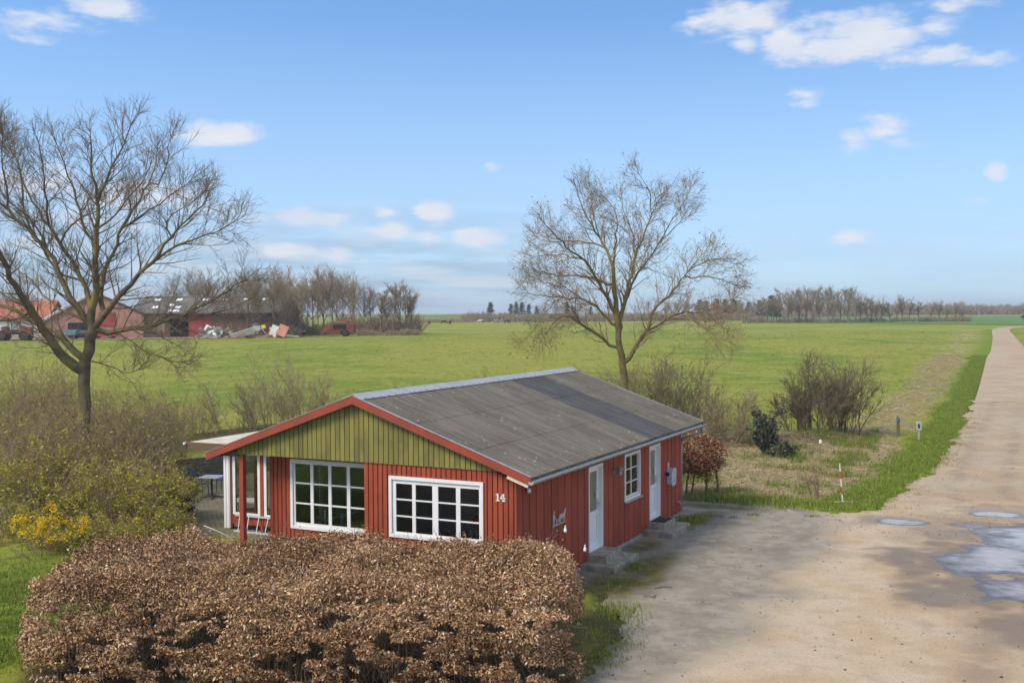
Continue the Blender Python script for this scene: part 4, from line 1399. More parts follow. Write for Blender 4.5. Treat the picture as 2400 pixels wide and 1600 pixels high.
def leaf_quads(P, size, droop=.0, asp=.5, normal=None):
    """kite shaped folded leaves at P"""
    n = len(P); d = rng.normal(size=(n, 3)); d[:, 2] = d[:, 2] * .6 - droop
    if normal is not None: d = d + normal * .6
    d = unit(d); w = rng.normal(size=(n, 3)); s = unit(np.cross(d, w)); nn = np.cross(d, s)
    L = (size * rng.uniform(.65, 1.25, n))[:, None]
    a, tip = P, P + d * L
    m1 = P + d * L * .45 + s * L * asp * .5 + nn * L * .10; m2 = P + d * L * .45 - s * L * asp * .5 + nn * L * .10
    V = np.stack([a, m1, tip, m2], 1).reshape(-1, 3); b = np.arange(n)[:, None] * 4
    F = np.concatenate([b + np.array([0, 1, 2]), b + np.array([0, 2, 3])])
    return V, F


def bark_mat(name, c1, c2, lichen, lf=.5):
    n = NT(name); v = n.tc.outputs['Object']
    c = n.mix(n.sm(n.noise(v, 3.0, 5), .3, .7), c1, c2)
    c = n.mix(n.math('MULTIPLY', n.sm(n.noise(v, 1.3, 4), .48, .68), lf), c, lichen)
    n.bump(n.noise(n.vm('MULTIPLY', v, (14, 14, 4)), 1, 4), .7, .03)
    return n.done(c, .95, .1)


M['bark'] = bark_mat('mossy grey bark', (.095, .077, .048), (.19, .15, .092), (.25, .20, .045), .7)
M['bark_pale'] = bark_mat('ochre bark', (.13, .10, .05), (.22, .17, .085), (.24, .19, .05), .6)
M['twig'] = bark_mat('dark twigs', (.155, .118, .078), (.24, .185, .122), (.25, .195, .085), .5)
M['twig_ochre'] = bark_mat('ochre twigs', (.22, .165, .095), (.32, .24, .145), (.30, .23, .09), .5)
M['twig_red'] = bark_mat('reddish twigs', (.19, .125, .085), (.27, .185, .13), (.20, .155, .08), .3)
M['twig_grey'] = bark_mat('greyish twigs', (.24, .18, .112), (.34, .262, .17), (.28, .225, .11), .4)
M['twig_tan'] = bark_mat('tan canes', (.25, .18, .105), (.38, .28, .175), (.24, .20, .085), .4)
M['beech'] = tintmat('dry beech leaves', [(0, (.10, .044, .017)), (.3, (.28, .146, .064)), (.65, (.50, .305, .155)), (1, (.80, .59, .39))], .6, .35)
M['beech_red'] = tintmat('coppery beech leaves', [(0, (.11, .035, .014)), (.4, (.24, .085, .035)), (.8, (.38, .18, .09)), (1, (.55, .36, .22))], .6, .35)
M['spring'] = tintmat('fresh spring leaves', [(0, (.19, .19, .02)), (.5, (.37, .34, .035)), (1, (.58, .50, .07))], .6, .3, .3)
M['forsythia'] = tintmat('forsythia flowers', [(0, (.72, .46, .006)), (1, (.90, .68, .02))], .6, .2, .3)
M['ivy'] = tintmat('dark ivy', [(0, (.012, .022, .012)), (.6, (.035, .055, .03)), (1, (.10, .13, .09))], .4, .5)
M['weed'] = tintmat('green weeds', [(0, (.05, .10, .012)), (1, (.15, .25, .03))], .6, .3, .2)
M['budleaf'] = tintmat('brown hanging leaves', [(0, (.10, .05, .025)), (1, (.27, .15, .085))], .7, .2)
M['grass_lush'] = tintmat('lush grass', [(0, (.09, .13, .014)), (.5, (.19, .25, .03)), (.85, (.31, .35, .07)), (1, (.46, .40, .18))], .7, .2, .25)
M['grass_dry'] = tintmat('dead grass', [(0, (.20, .145, .065)), (.5, (.45, .35, .19)), (1, (.68, .56, .36))], .8, .15, .2)


def limb_tree(name, limbs, D0, r_px, label, spread, seed, barkm, twigm, spacing, l2, l3, l4, leaves=0, up=.07, trim=.9):
    """tree on hand placed limbs; limbs are picture points of the real branches, given depth"""
    global rng
    rng = np.random.default_rng(seed)
    samples = []            # px, depth offset, radius
    allp, allr, lens = [], [], []
    m_px = D0 / FPX
    for li, (pts, r0, r1) in enumerate(limbs):
        P = np.array(pts, float)
        n = max(8, int(np.sum(np.linalg.norm(np.diff(P, axis=0), axis=1)) * m_px / .35))
        cum = np.concatenate([[0], np.cumsum(np.linalg.norm(np.diff(P, axis=0), axis=1))]); tt = np.linspace(0, cum[-1], n)
        if li > 0: tt = tt * (trim if cum[-1] * m_px > 2.5 else 1)
        # smooth path through the points
        X = np.interp(tt, cum, P[:, 0]); Y = np.interp(tt, cum, P[:, 1])
        for _ in range(2):
            X[1:-1] = .25 * X[:-2] + .5 * X[1:-1] + .25 * X[2:]; Y[1:-1] = .25 * Y[:-2] + .5 * Y[1:-1] + .25 * Y[2:]
        X[1:] += rng.normal(size=n - 1) * .03 / m_px; Y[1:] += rng.normal(size=n - 1) * .03 / m_px
        if samples and li > 0:
            S = np.array(samples); k = np.argmin(np.hypot(S[:, 0] - X[0], S[:, 1] - Y[0])); o0 = S[k, 2]
            X[0], Y[0] = S[k, 0], S[k, 1]
        else: o0 = 0
        g = rng.uniform(-1, 1) * spread; len_m = cum[-1] * m_px
        off = o0 + g * (np.linspace(0, 1, n) ** 1.15) * min(1, len_m / 5) if li > 0 else np.zeros(n)
        rad = r0 + (r1 - r0) * np.linspace(0, 1, n) ** .8
        if li == 0: rad = rad * (1 + .35 * np.exp(-np.arange(n) / 2.0))
        W = np.array([dep(x, y, D0 + o) for x, y, o in zip(X, Y, off)])
        samples += list(zip(X, Y, off)); allp.append(W); allr.append(rad); lens.append(len_m)
    base = allp[0][0].copy(); base[2] = gz(base[0], base[1])
    t = empty(name, base, 0, label, 'tree')
    acc = Acc()
    for W, r in zip(allp, allr):
        V, F = tubes(W[None], r[None], 9); acc.add(V, F)
    acc.obj('trunk', M[barkm], t, True, base)
    tw = Acc(); lf = Acc()
    P0, D, Ls, RR = [], [], [], []
    for li, (W, r, ln) in enumerate(zip(allp, allr, lens)):
        if li == 0: continue
        nb = int(ln / spacing)
        if nb < 1: continue
        p, d, ix, t_ = sprout(W[None], nb, .10, 1.0, (.45, .95))
        P0.append(p); D.append(d); Ls.append(rng.uniform(*l2, len(p)) * (1.15 - .6 * t_)); RR.append(np.minimum(np.interp(t_, np.linspace(0, 1, len(r)), r) * .55, .035))
    P0, D, Ls, RR = map(np.concatenate, (P0, D, Ls, RR))
    A = grow(P0, D, Ls, 7, .13, up); V, F = tubes(A, lin(RR * .8, RR * 0 + .0055, 8), 4); tw.add(V, F)
    # limb tips carry on as branches too
    tips = np.array([w[-1] for w in allp[1:]]); td = np.array([w[-1] - w[-3] for w in allp[1:]])
    A2 = grow(np.repeat(tips, 3, 0), unit(np.repeat(td, 3, 0)) + rng.normal(size=(len(tips) * 3, 3)) * .28, rng.uniform(.4, .95, len(tips) * 3) , 7, .12, up)
    V, F = tubes(A2, lin(np.full(len(A2), .014), np.full(len(A2), .007), 8), 4); tw.add(V, F)
    A = np.concatenate([A, A2])
    p, d, ix, t_ = sprout(A, 6, .2, 1.0, (.4, .95)); ls = rng.uniform(*l3, len(p)) * (1.15 - .5 * t_)
    B = grow(p, d, ls, 5, .13, up * 1.1); V, F = tubes(B, lin(np.full(len(p), .0066), np.full(len(p), .0036), 6), 3); tw.add(V, F)
    p, d, ix, t_ = sprout(B, 3, .2, 1.0, (.4, .95)); ls = rng.uniform(*l4, len(p))
    Cc = grow(p, d, ls, 3, .10, up); V, F = tubes(Cc, lin(np.full(len(p), .0040), np.full(len(p), .0026), 4), 3); tw.add(V, F)
    tw.obj('crown', M[twigm], t, False, base, 'stuff')
    if leaves:
        k = rng.choice(len(Cc), leaves, replace=False); V, F = leaf_quads(Cc[k, -1], np.full(leaves, .085), .3, .55)
        tv = rng.random(leaves); lf.add(V, F, np.concatenate([tv, tv])); lf.obj('withered_leaves', M['budleaf'], t, False, base, 'stuff')
    return t


za = lambda L: [(.3827 * x, 200 + .3827 * y) for x, y in L]
zb_ = lambda L: [(.2976 * x, 620 + .2976 * y) for x, y in L]
LT = [
    ([(196, 1135), (197, 1060), (196, 1000), (196, 930), (192, 880), (203, 835), (213, 800), (220, 768)], .23, .18),
    (zb_([(640, 860), (560, 800), (450, 650), (330, 480), (240, 370), (130, 200), (40, 20), (-60, -180), (-120, -400)]), .19, .06),
    (zb_([(640, 760), (600, 690), (480, 570), (400, 500), (280, 440), (130, 360), (30, 320), (-140, 270)]), .13, .05),
    (za([(575, 1490), (568, 1380), (585, 1200), (590, 1050), (600, 850), (605, 690), (565, 580), (560, 400), (550, 190)]), .15, .02),
    (za([(605, 690), (650, 580), (700, 470), (770, 330), (830, 190)]), .06, .014),
    (za([(590, 1000), (515, 880), (470, 720), (440, 570), (380, 480), (335, 290)]), .06, .014),
    (za([(570, 1490), (520, 1440), (450, 1330), (400, 1230), (350, 1120), (310, 1010), (180, 900), (50, 770), (-90, 640)]), .13, .04),
    (za([(575, 1400), (545, 1280), (500, 1180), (440, 1080), (370, 960), (290, 850), (210, 720), (150, 640), (110, 500), (60, 320)]), .10, .016),
    (za([(290, 850), (310, 790), (270, 660), (260, 500), (230, 300)]), .05, .014),
    (za([(600, 1460), (650, 1370), (750, 1270), (860, 1160), (960, 1060), (1040, 930), (1110, 860), (1200, 770), (1330, 690)]), .12, .016),
    (za([(960, 1060), (1100, 970), (1230, 930), (1380, 880), (1480, 780)]), .05, .012),
    (za([(625, 1390), (615, 1180), (680, 1050), (740, 890), (820, 760), (900, 640), (940, 520), (990, 300)]), .09, .016),
    (za([(740, 890), (860, 800), (960, 730), (1100, 650), (1190, 560)]), .045, .012),
    (za([(940, 640), (1010, 560), (1030, 420), (1040, 330)]), .03, .012),
    (za([(590, 1530), (700, 1500), (900, 1480), (1010, 1450), (1130, 1400), (1250, 1340), (1380, 1270), (1490, 1190), (1600, 1150)]), .10, .018),
    (za([(1010, 1450), (1100, 1450), (1280, 1410), (1400, 1370), (1560, 1310)]), .045, .012),
    (zb_([(900, 530), (1000, 560), (1080, 650), (1200, 720), (1350, 760), (1500, 780)]), .035, .01),
    (za([(520, 1440), (420, 1390), (330, 1380), (250, 1240), (120, 1120), (20, 1080)]), .06, .014),
    (za([(350, 1120), (270, 1040), (260, 900), (140, 780), (60, 740), (-30, 560)]), .05, .014),
    (zb_([(240, 370), (180, 420), (60, 440), (-80, 430)]), .05, .02),
    (za([(180, 900), (140, 800), (150, 640), (120, 480), (0, 280)]), .05, .014),
    (za([(600, 850), (700, 830), (760, 700), (880, 620), (900, 480)]), .04, .012),
    (za([(370, 960), (400, 880), (500, 800), (620, 770), (760, 660)]), .04, .012),
    (za([(1040, 930), (1000, 850), (1060, 760), (1170, 740), (1270, 620)]), .03, .01),
    (zb_([(680, 780), (800, 740), (960, 880), (1100, 830)]), .03, .01),
    (za([(-90, 640), (-80, 480), (-40, 300)]), .04, .014),
    (za([(50, 770), (40, 600), (0, 430), (20, 260)]), .04, .014),
]
limb_tree('bare_tree', LT, 36.5, 34, 'large bare tree with mossy branches rising from the left thicket', 3.2, 101, 'bark', 'twig', .17, (.7, 2.0), (.34, .85), (.16, .38))
zr_ = lambda L: [(1150 + .3954 * x, 330 + .3954 * y) for x, y in L]
RT = [
    (zr_([(815, 1700), (800, 1500), (775, 1300), (757, 1130), (742, 1000), (730, 850), (725, 750)]), .23, .09),
    (zr_([(725, 750), (690, 640), (640, 560), (560, 450), (520, 330), (480, 170)]), .08, .014),
    (zr_([(742, 1020), (700, 940), (640, 850), (560, 700), (450, 640), (340, 510), (190, 380)]), .10, .014),
    (zr_([(757, 1140), (790, 970), (830, 800), (850, 690), (890, 600), (950, 440), (1010, 330), (1090, 130)]), .12, .014),
    (zr_([(795, 960), (850, 820), (920, 720), (1010, 600), (1130, 470), (1290, 340)]), .07, .012),
    (zr_([(850, 690), (850, 540), (790, 430), (760, 260)]), .05, .012),
    (zr_([(725, 870), (650, 820), (520, 800), (400, 800), (270, 770), (150, 770)]), .06, .012),
    (zr_([(750, 1110), (680, 1050), (640, 980), (540, 930), (420, 930), (250, 920), (90, 840)]), .07, .012),
    (zr_([(735, 1240), (640, 1150), (540, 1090), (500, 1040), (500, 960), (520, 880)]), .08, .03),
    (zr_([(540, 1090), (440, 1020), (350, 1100), (250, 1260)]), .04, .01),
    (zr_([(795, 1320), (860, 1230), (920, 1130), (970, 1000), (1090, 880), (1180, 760), (1270, 640), (1400, 560)]), .12, .012),
    (zr_([(910, 1145), (1010, 1070), (1130, 1010), (1280, 1020), (1400, 960), (1540, 880)]), .07, .01),
    (zr_([(1060, 1060), (1180, 1050), (1280, 1120), (1400, 1190), (1490, 1180)]), .04, .01),
    (zr_([(1150, 820), (1260, 800), (1400, 830), (1510, 890)]), .035, .01),
    (zr_([(725, 760), (740, 600), (750, 440), (700, 360), (620, 240)]), .06, .012),
    (zr_([(690, 640), (600, 600), (480, 600), (330, 600), (180, 540)]), .045, .01),
    (zr_([(640, 560), (600, 420), (600, 300), (560, 200)]), .035, .01),
    (zr_([(950, 440), (960, 330), (900, 230), (880, 200)]), .03, .01),
    (zr_([(1010, 600), (1060, 480), (1150, 380), (1210, 200)]), .035, .01),
    (zr_([(1180, 760), (1290, 700), (1400, 700), (1490, 760)]), .03, .01),
    (zr_([(540, 930), (440, 860), (340, 850), (200, 800)]), .03, .01),
    (zr_([(560, 700), (480, 690), (380, 660), (260, 690)]), .03, .01),
    (zr_([(420, 930), (330, 1000), (280, 1090), (230, 1150)]), .025, .01),
    (zr_([(1280, 1020), (1340, 1080), (1400, 1120)]), .02, .008),
]
limb_tree('budding_tree', RT, 50, 30, 'tall spreading tree with ochre limbs and withered leaves behind the house', 4.2, 202, 'bark_pale', 'twig_ochre', .18, (.8, 2.1), (.42, .95), (.18, .42), 2600, .035, .80)


def shrub(name, label, base, h, w, ns, seed, twigm, leafm=None, nleaf=0, lsize=.05, arch=.0, l2=6, l3=4, r0=.014, cat='shrub', group=None, low=False, up=.02, lmin=0.0, st0=.12):
    global rng
    rng = np.random.default_rng(seed)
    base = np.asarray(base, float)
    t = empty(name, base, rng.uniform(0, 6), label, cat, group)
    a = rng.uniform(0, 2 * math.pi, ns); rr = np.sqrt(rng.random(ns)) * w * .28
    P0 = np.stack([rr * np.cos(a), rr * np.sin(a), np.zeros(ns) - .05], 1)
    sp = rng.uniform(.0, 1.0, ns) * w / h * .55
    D = np.stack([np.cos(a) * sp, np.sin(a) * sp, np.ones(ns)], 1)
    ls = h * rng.uniform(.7, 1.08, ns) * (1 - .28 * sp / (sp.max() + 1e-6))
    A = grow(P0, D, ls, 8, .11, -arch)
    acc = Acc(); V, F = tubes(A, lin(np.full(ns, r0) * rng.uniform(.6, 1.4, ns), np.full(ns, r0 * .35), 9), 4); acc.add(V, F)
    p, d, ix, t_ = sprout(A, l2, st0, 1, (.4, .95)); L2 = ls[ix] * rng.uniform(.18, .42, len(p)) * (1.1 - .5 * t_)
    B = grow(p, d, L2, 5, .16, up - arch * .5); V, F = tubes(B, lin(np.full(len(p), r0 * .5), np.full(len(p), r0 * .28), 6), 3); acc.add(V, F)
    p, d, ix, t_ = sprout(B, l3, .15, 1, (.4, 1.0)); L3 = L2[ix] * rng.uniform(.3, .6, len(p))
    Cc = grow(p, d, L3, 3, .16, up); V, F = tubes(Cc, lin(np.full(len(p), r0 * .33), np.full(len(p), r0 * .2), 4), 3); acc.add(V, F)
    acc.obj('stems', M[twigm], t, False, None, 'stuff')
    if leafm:
        pool = np.concatenate([Cc.reshape(-1, 3), B[:, 2:].reshape(-1, 3)])
        pool = pool[pool[:, 2] > lmin]
        # leaves flush in clusters
        cl = vnoise(pool[:, 0] + pool[:, 2] * .7, pool[:, 1] + pool[:, 2] * .4, 2.3, seed)
        pool = pool[rng.random(len(pool)) < np.clip((cl - .25) * 1.9, .06, 1)]
        nleaf = int(nleaf * (1.6 if leafm == 'spring' else 1)); k = rng.integers(0, len(pool), nleaf); V, F = leaf_quads(pool[k] + rng.normal(size=(nleaf, 3)) * .03, np.full(nleaf, lsize), .1, .6)
        tv = np.clip(rng.normal(.5, .25, nleaf), 0, 1); l = Acc(); l.add(V, F, np.concatenate([tv, tv])); l.obj('leaves', M[leafm], t, False, None, 'stuff')
    return t


# thicket between lawn, patio and field
TH1 = [(95, 1186, 3.1, 2.8, 60, 650, 'b'), (185, 1190, 3.2, 2.8, 64, 650, 'b'), (270, 1190, 2.9, 2.8, 60, 650, 'b'),  # px, py (foot), height, width, stems, leaf count, kind
    (20, 1215, 2.5, 3.4, 60, 2300, 'a'), (130, 1225, 2.3, 3.0, 60, 2300, 'a'), (235, 1232, 2.2, 3.0, 60, 2300, 'a'), (330, 1240, 2.1, 2.8, 60, 2100, 'a'), (385, 1222, 1.9, 1.7, 40, 1500, 'a'),
    (60, 1150, 3.5, 4.2, 80, 600, 'b'), (150, 1150, 3.4, 3.6, 70, 550, 'b'), (225, 1152, 3.3, 3.4, 70, 550, 'b'), (300, 1150, 3.1, 3.6, 64, 550, 'b'), (370, 1135, 2.7, 2.4, 45, 500, 'b'),
    (10, 1080, 4.9, 5.0, 85, 600, 'c'), (105, 1080, 4.5, 4.5, 80, 500, 'c'), (185, 1085, 3.6, 4.0, 70, 500, 'c'), (260, 1075, 3.4, 4.2, 65, 500, 'c'), (345, 1060, 3.1, 3.6, 55, 400, 'c'), (440, 1035, 2.8, 3.6, 50, 400, 'c')]
LBL = {'a': 'tangled shrub with fresh yellow green leaves at the lawn edge of the thicket', 'b': 'dense twiggy shrub with sparse green leaves around the bare tree trunk', 'c': 'tall leafless brown shrub at the field edge of the thicket'}
for i, (x, y, h, w, ns, nl, k) in enumerate(TH1):
    shrub('thicket_shrub', LBL[k], gnd(x, y), h, w, ns, 300 + i, 'twig_tan', 'spring', nl, .088, .035, 8 if k != 'c' else 9, 4, .012 if k != 'c' else .014, group={'a': 'leafy thicket shrubs', 'b': 'twiggy thicket shrubs', 'c': 'leafless thicket shrubs'}[k], up=.01)
for i, (x, y, h, w) in enumerate(((215, 1285, 1.1, 1.8), (290, 1282, 1.2, 1.9), (360, 1275, 1.3, 2.0), (415, 1266, .9, 1.3), (150, 1282, 1.0, 1.6), (30, 1262, 1.2, 2.0))):
    shrub('bramble', 'low bramble tangle with yellow green leaves between hedge and thicket', gnd(x, y), h, w, 46, 360 + i, 'twig_tan', 'spring', 1300, .07, .12, 7, 4, .009, group='brambles behind the hedge', up=-.02)
shrub('forsythia_bush', 'forsythia bush in bright yellow flower at the hedge corner', gnd(105, 1298), 1.2, 2.3, 30, 330, 'twig_tan', 'forsythia', 2300, .055, .05, 6, 3, .009, lmin=.45)
shrub('forsythia_bush', 'small forsythia bush with a few yellow flowers inside the thicket', gnd(250, 1225), 1.7, 1.0, 12, 331, 'twig_tan', 'forsythia', 260, .05, .03, 6, 3, .009, lmin=.9)
shrub('evergreen_bush', 'dark glossy evergreen bush at the edge of the patio', gnd(428, 1205), .9, .7, 26, 332, 'twig', 'ivy', 1500, .075, .02, 5, 3, .01)

# field boundary behind the house
BK = [(560, 1025, 3.0, 3.6, 22, 'left'), (640, 1012, 4.2, 4.4, 26, 'left'), (705, 1012, 3.7, 4.0, 24, 'left'), (790, 1000, 2.6, 2.6, 12, 'mid'), (865, 1000, 2.2, 2.2, 9, 'mid'), (960, 995, 2.6, 1.8, 8, 'mid'), (1120, 985, 3.2, 2.2, 12, 'mid'),
      (1400, 1010, 3.6, 3.4, 26, 'right'), (1500, 1012, 4.0, 4.2, 36, 'right'), (1585, 1018, 4.3, 4.2, 40, 'right'), (1650, 1030, 2.6, 2.8, 24, 'right'), (1712, 1042, 2.9, 3.0, 30, 'right')]
BL = {'left': 'bushy thorn shrub on the field edge beside the flat porch roof', 'mid': 'thin leafless shrub poking up behind the roof ridge', 'right': 'dense leafless shrub at the foot of the ochre tree behind the roof'}
for i, (x, y, h, w, ns, k) in enumerate(BK):
    shrub('field_edge_shrub', BL[k], gnd(x, y), h, w, ns, 400 + i, 'twig_grey' if k != 'mid' else 'twig_tan', 'spring' if k != 'mid' else None, 260, .05, .0, 9, 5, .022, group={'left': 'thorn shrubs left of the roof', 'mid': 'thin shrubs behind the ridge', 'right': 'shrubs behind the roof end'}[k], up=.04)
for i, (x, y, h, w, ns) in enumerate(((1893, 1026, 3.3, 3.0, 20), (1930, 1024, 4.1, 3.4, 30), (1972, 1018, 3.7, 3.2, 26))):
    shrub('coppiced_hawthorn', 'multi stemmed bare hawthorn clump on the verge bank', gnd(x, y), h, w, ns, 430 + i, 'twig', None, 0, .05, -.01, 12, 6, .026, group='hawthorn clumps on the verge bank', up=.05, st0=.22)
shrub('ivy_stump', 'dark ivy covered conical bush standing in rough grass', gnd(1795, 1066), 2.1, .62, 40, 440, 'twig', 'ivy', 2600, .13, -.02, 5, 3, .012)
shrub('ivy_stump', 'low ivy clump at the foot of the conical ivy bush', gnd(1832, 1072), .75, 1.1, 26, 441, 'twig', 'ivy', 900, .12, -.02, 5, 3, .012)


def bush_beech():
    global rng
    rng = np.random.default_rng(77)
    b0 = gnd(1640, 1158)
    t = empty('beech_bush', b0, 0, 'coppery leaved beech bush on bare stems beyond the house corner', 'shrub')
    acc = Acc()
    ax = RH
    stx = np.array([-1.0, -.75, -.45, -.15, .15, .4, .62]); P0 = np.stack([stx * ax[0], stx * ax[1], np.full(7, -.05)], 1) + rng.normal(size=(7, 3)) * np.array([.12, .12, 0])
    A = grow(P0, np.tile([0, 0, 1.0], (7, 1)), rng.uniform(1.3, 1.9, 7), 7, .10, .1); V, F = tubes(A, lin(np.full(7, .04), np.full(7, .015), 8), 6); acc.add(V, F)
    p, d, ix, t_ = sprout(A, 22, .18, 1, (.6, 1.2)); B = grow(p, d, rng.uniform(.3, .7, len(p)), 4, .15, .05); V, F = tubes(B, lin(np.full(len(p), .01), np.full(len(p), .005), 5), 3); acc.add(V, F)
    acc.obj('stems', M['twig'], t, False, None, 'stuff')
    n = 9000
    q = rng.normal(size=(n, 3)); q = unit(q) * (rng.random((n, 1)) ** .25)
    loc = np.zeros((n, 3)); loc[:, 0] = q[:, 0] * 1.05 * ax[0] + q[:, 1] * .7 * FH[0] - .12 * ax[0]; loc[:, 1] = q[:, 0] * 1.05 * ax[1] + q[:, 1] * .7 * FH[1] - .12 * ax[1]
    loc[:, 2] = 1.38 + q[:, 2] * .72
    loc += (rng.normal(size=(n, 3))) * .07
    keep = (vnoise(loc[:, 0] * 1.3 + loc[:, 2], loc[:, 1] + loc[:, 2], 3, 5) > .30) & (loc[:, 2] > .5)
    loc = loc[keep]
    V, F = leaf_quads(loc, np.full(len(loc), .085), .5, .55); tv = np.clip(rng.normal(.5, .25, len(loc)), 0, 1)
    Acc().add(V, F, np.concatenate([tv, tv])).obj('leaves', M['beech_red'], t, False, None, 'stuff')


bush_beech()


def hedge():
    """broad overgrown beech hedge still carrying last year's leaves"""
    global rng
    rng = np.random.default_rng(55)
    c = HO + HU * (-1.9) + HV * 1.6
    t = empty('beech_hedge', (c[0], c[1], 0), 0, 'broad beech hedge covered in dry brown leaves in front of the house', 'hedge')
    U0, U1 = -6.55, 2.98

    def surf(u, a):
        """cross-section outline: a 0..1 from front foot up over the top to the back foot; returns v, z and outward normal"""
        s = np.interp(a, [0, .12, .26, .36, .44, .55, .78, .88, 1], [-.95, -.95, -.72, -.35, .15, .8, 3.0, 3.5, 3.4])
        z = np.interp(a, [0, .12, .26, .36, .44, .55, .78, .88, 1], [.06, .5, 1.02, 1.40, 1.60, 1.68, 1.80, 1.5, .1])
        return s, z
    n = 240000
    u = rng.uniform(U0 - .3, U1 + .3, n); a = rng.random(n) ** .92 * .93
    v, z = surf(u, a)
    v2, z2 = surf(u, np.clip(a + .01, 0, 1)); tv, tz = v2 - v, z2 - z; ln = np.hypot(tv, tz) + 1e-9
    nv, nz = -tz / ln, tv / ln
    # round off both ends
    e = np.maximum((U0 + 1.9 - u) / 1.9, (u - (U1 - .8)) / .8); e = np.clip(e, 0, 1.12)
    sh = np.sqrt(np.clip(1 - e ** 2.4, 0, 1)); vm_ = 1.65
    v = vm_ + (v - vm_) * np.where(u < 0, .35 + .65 * sh, .62 + .38 * sh); e2 = np.clip(np.maximum((U0 + .7 - u) / .9, (u - (U1 - .6)) / .8), 0, 1); z = z * (.6 + .4 * np.sqrt(1 - e2 ** 2.4))
    # the surface undulates in clumps
    lump = (fbm(u * 1.0 + 30, a * 9 + 10, 1.1, 71) - .5) * .75 + (fbm(u + 9, a * 9 + 3, 3.4, 75) - .5) * .32
    inset = np.abs(rng.normal(size=n)) * .16 + rng.exponential(.07, n)
    dd = lump - inset
    v = v + nv * dd; z = z + nz * dd * .8 + np.where(a > .4, rng.exponential(.035, n), 0)
    u = u + rng.normal(size=n) * .05
    # fewer leaves low down, open holes in the shaded front
    hole = fbm(u * 1.4 + 5, z * 2.4 + v * .9 + 7, 2.5, 81)
    keep = (hole > np.interp(z, [0, .35, .8, 1.25, 1.6], [.47, .47, .45, .37, .24])) & (z > .10) & (rng.random(n) < np.interp(z, [0, .3, .8, 1.2], [.6, .8, 1, 1]))
    u, v, z = u[keep], v[keep], z[keep]
    P = np.stack([HO[0] + HU[0] * u + HV[0] * v - c[0], HO[1] + HU[1] * u + HV[1] * v - c[1], z], 1)
    V, F = leaf_quads(P, rng.uniform(.040, .080, len(P)), .75, .46)
    tn = np.clip(rng.normal(.46, .24, len(P)) + (fbm(u, v + z, 1.2, 88) - .5) * .5, 0, 1)
    Acc().add(V, F, np.concatenate([tn, tn])).obj('leaves', M['beech'], t, False, None, 'stuff')
    # stems and twigs inside
    acc = Acc(); ns = 420
    us, vs = rng.uniform(U0 + .8, U1 - .3, ns), rng.uniform(-.4, 3.1, ns)
    P0 = np.stack([HO[0] + HU[0] * us + HV[0] * vs - c[0], HO[1] + HU[1] * us + HV[1] * vs - c[1], np.full(ns, -.02)], 1)
    D = np.concatenate([rng.normal(size=(ns, 2)) * .28, np.ones((ns, 1))], 1)
    A = grow(P0, D, rng.uniform(1.0, 1.5, ns), 6, .16, .05); V, F = tubes(A, lin(np.full(ns, .018), np.full(ns, .006), 7), 5); acc.add(V, F)
    p, d, ix, t_ = sprout(A, 11, .12, 1, (.5, 1.3)); B = grow(p, d, rng.uniform(.25, .6, len(p)), 4, .2, .04); V, F = tubes(B, lin(np.full(len(p), .006), np.full(len(p), .003), 5), 3); acc.add(V, F)
    # shoots standing out of the clipped top
    nt = 500; us, vs = rng.uniform(U0 + .6, U1 - .3, nt), rng.uniform(.2, 3.3, nt); zt = np.interp(vs, [.2, .9, 3.3], [1.45, 1.6, 1.72])
    P0 = np.stack([HO[0] + HU[0] * us + HV[0] * vs - c[0], HO[1] + HU[1] * us + HV[1] * vs - c[1], zt], 1)
    D = np.concatenate([rng.normal(size=(nt, 2)) * .35, np.ones((nt, 1))], 1); Tt = grow(P0, D, rng.uniform(.12, .34, nt) + (rng.random(nt) < .02) * .45, 4, .15, .03)
    V, F = tubes(Tt, lin(np.full(nt, .0045), np.full(nt, .0025), 5), 3); acc.add(V, F)
    acc.obj('branches', M['twig'], t, False, None, 'stuff')
    # a few long cut canes lying over the top
    for i in range(14):
        uu, vv = rng.uniform(U0 + .3, U0 + 3.2), rng.uniform(1.2, 3.2); q = np.array([HO[0] + HU[0] * uu + HV[0] * vv, HO[1] + HU[1] * uu + HV[1] * vv, 1.48 + rng.random() * .2]) - np.array([c[0], c[1], 0])
        ang = rng.uniform(-.7, .9); dr = np.array([math.cos(ang), math.sin(ang), .12])
        A = grow(q[None], dr[None], np.array([rng.uniform(.8, 1.7)]), 7, .09, -.03); V, F = tubes(A, lin(np.array([.008]), np.array([.003]), 8), 4)
        Acc().add(V, F).obj('loose_cane', M['twig_tan'], t)


hedge()
pc = [dep(x, y, 23.2) for x, y in ((478, 1231), (505, 1242), (535, 1256), (555, 1275), (555, 1288))]
b = MB(); b.tube(pc, .012, 6); tag(b.build('pale_cane', pm('pale dead cane', (.55, .47, .38), rough=.8), None, True), 'long pale bleached cane arching over the hedge below the ladder', 'branch')


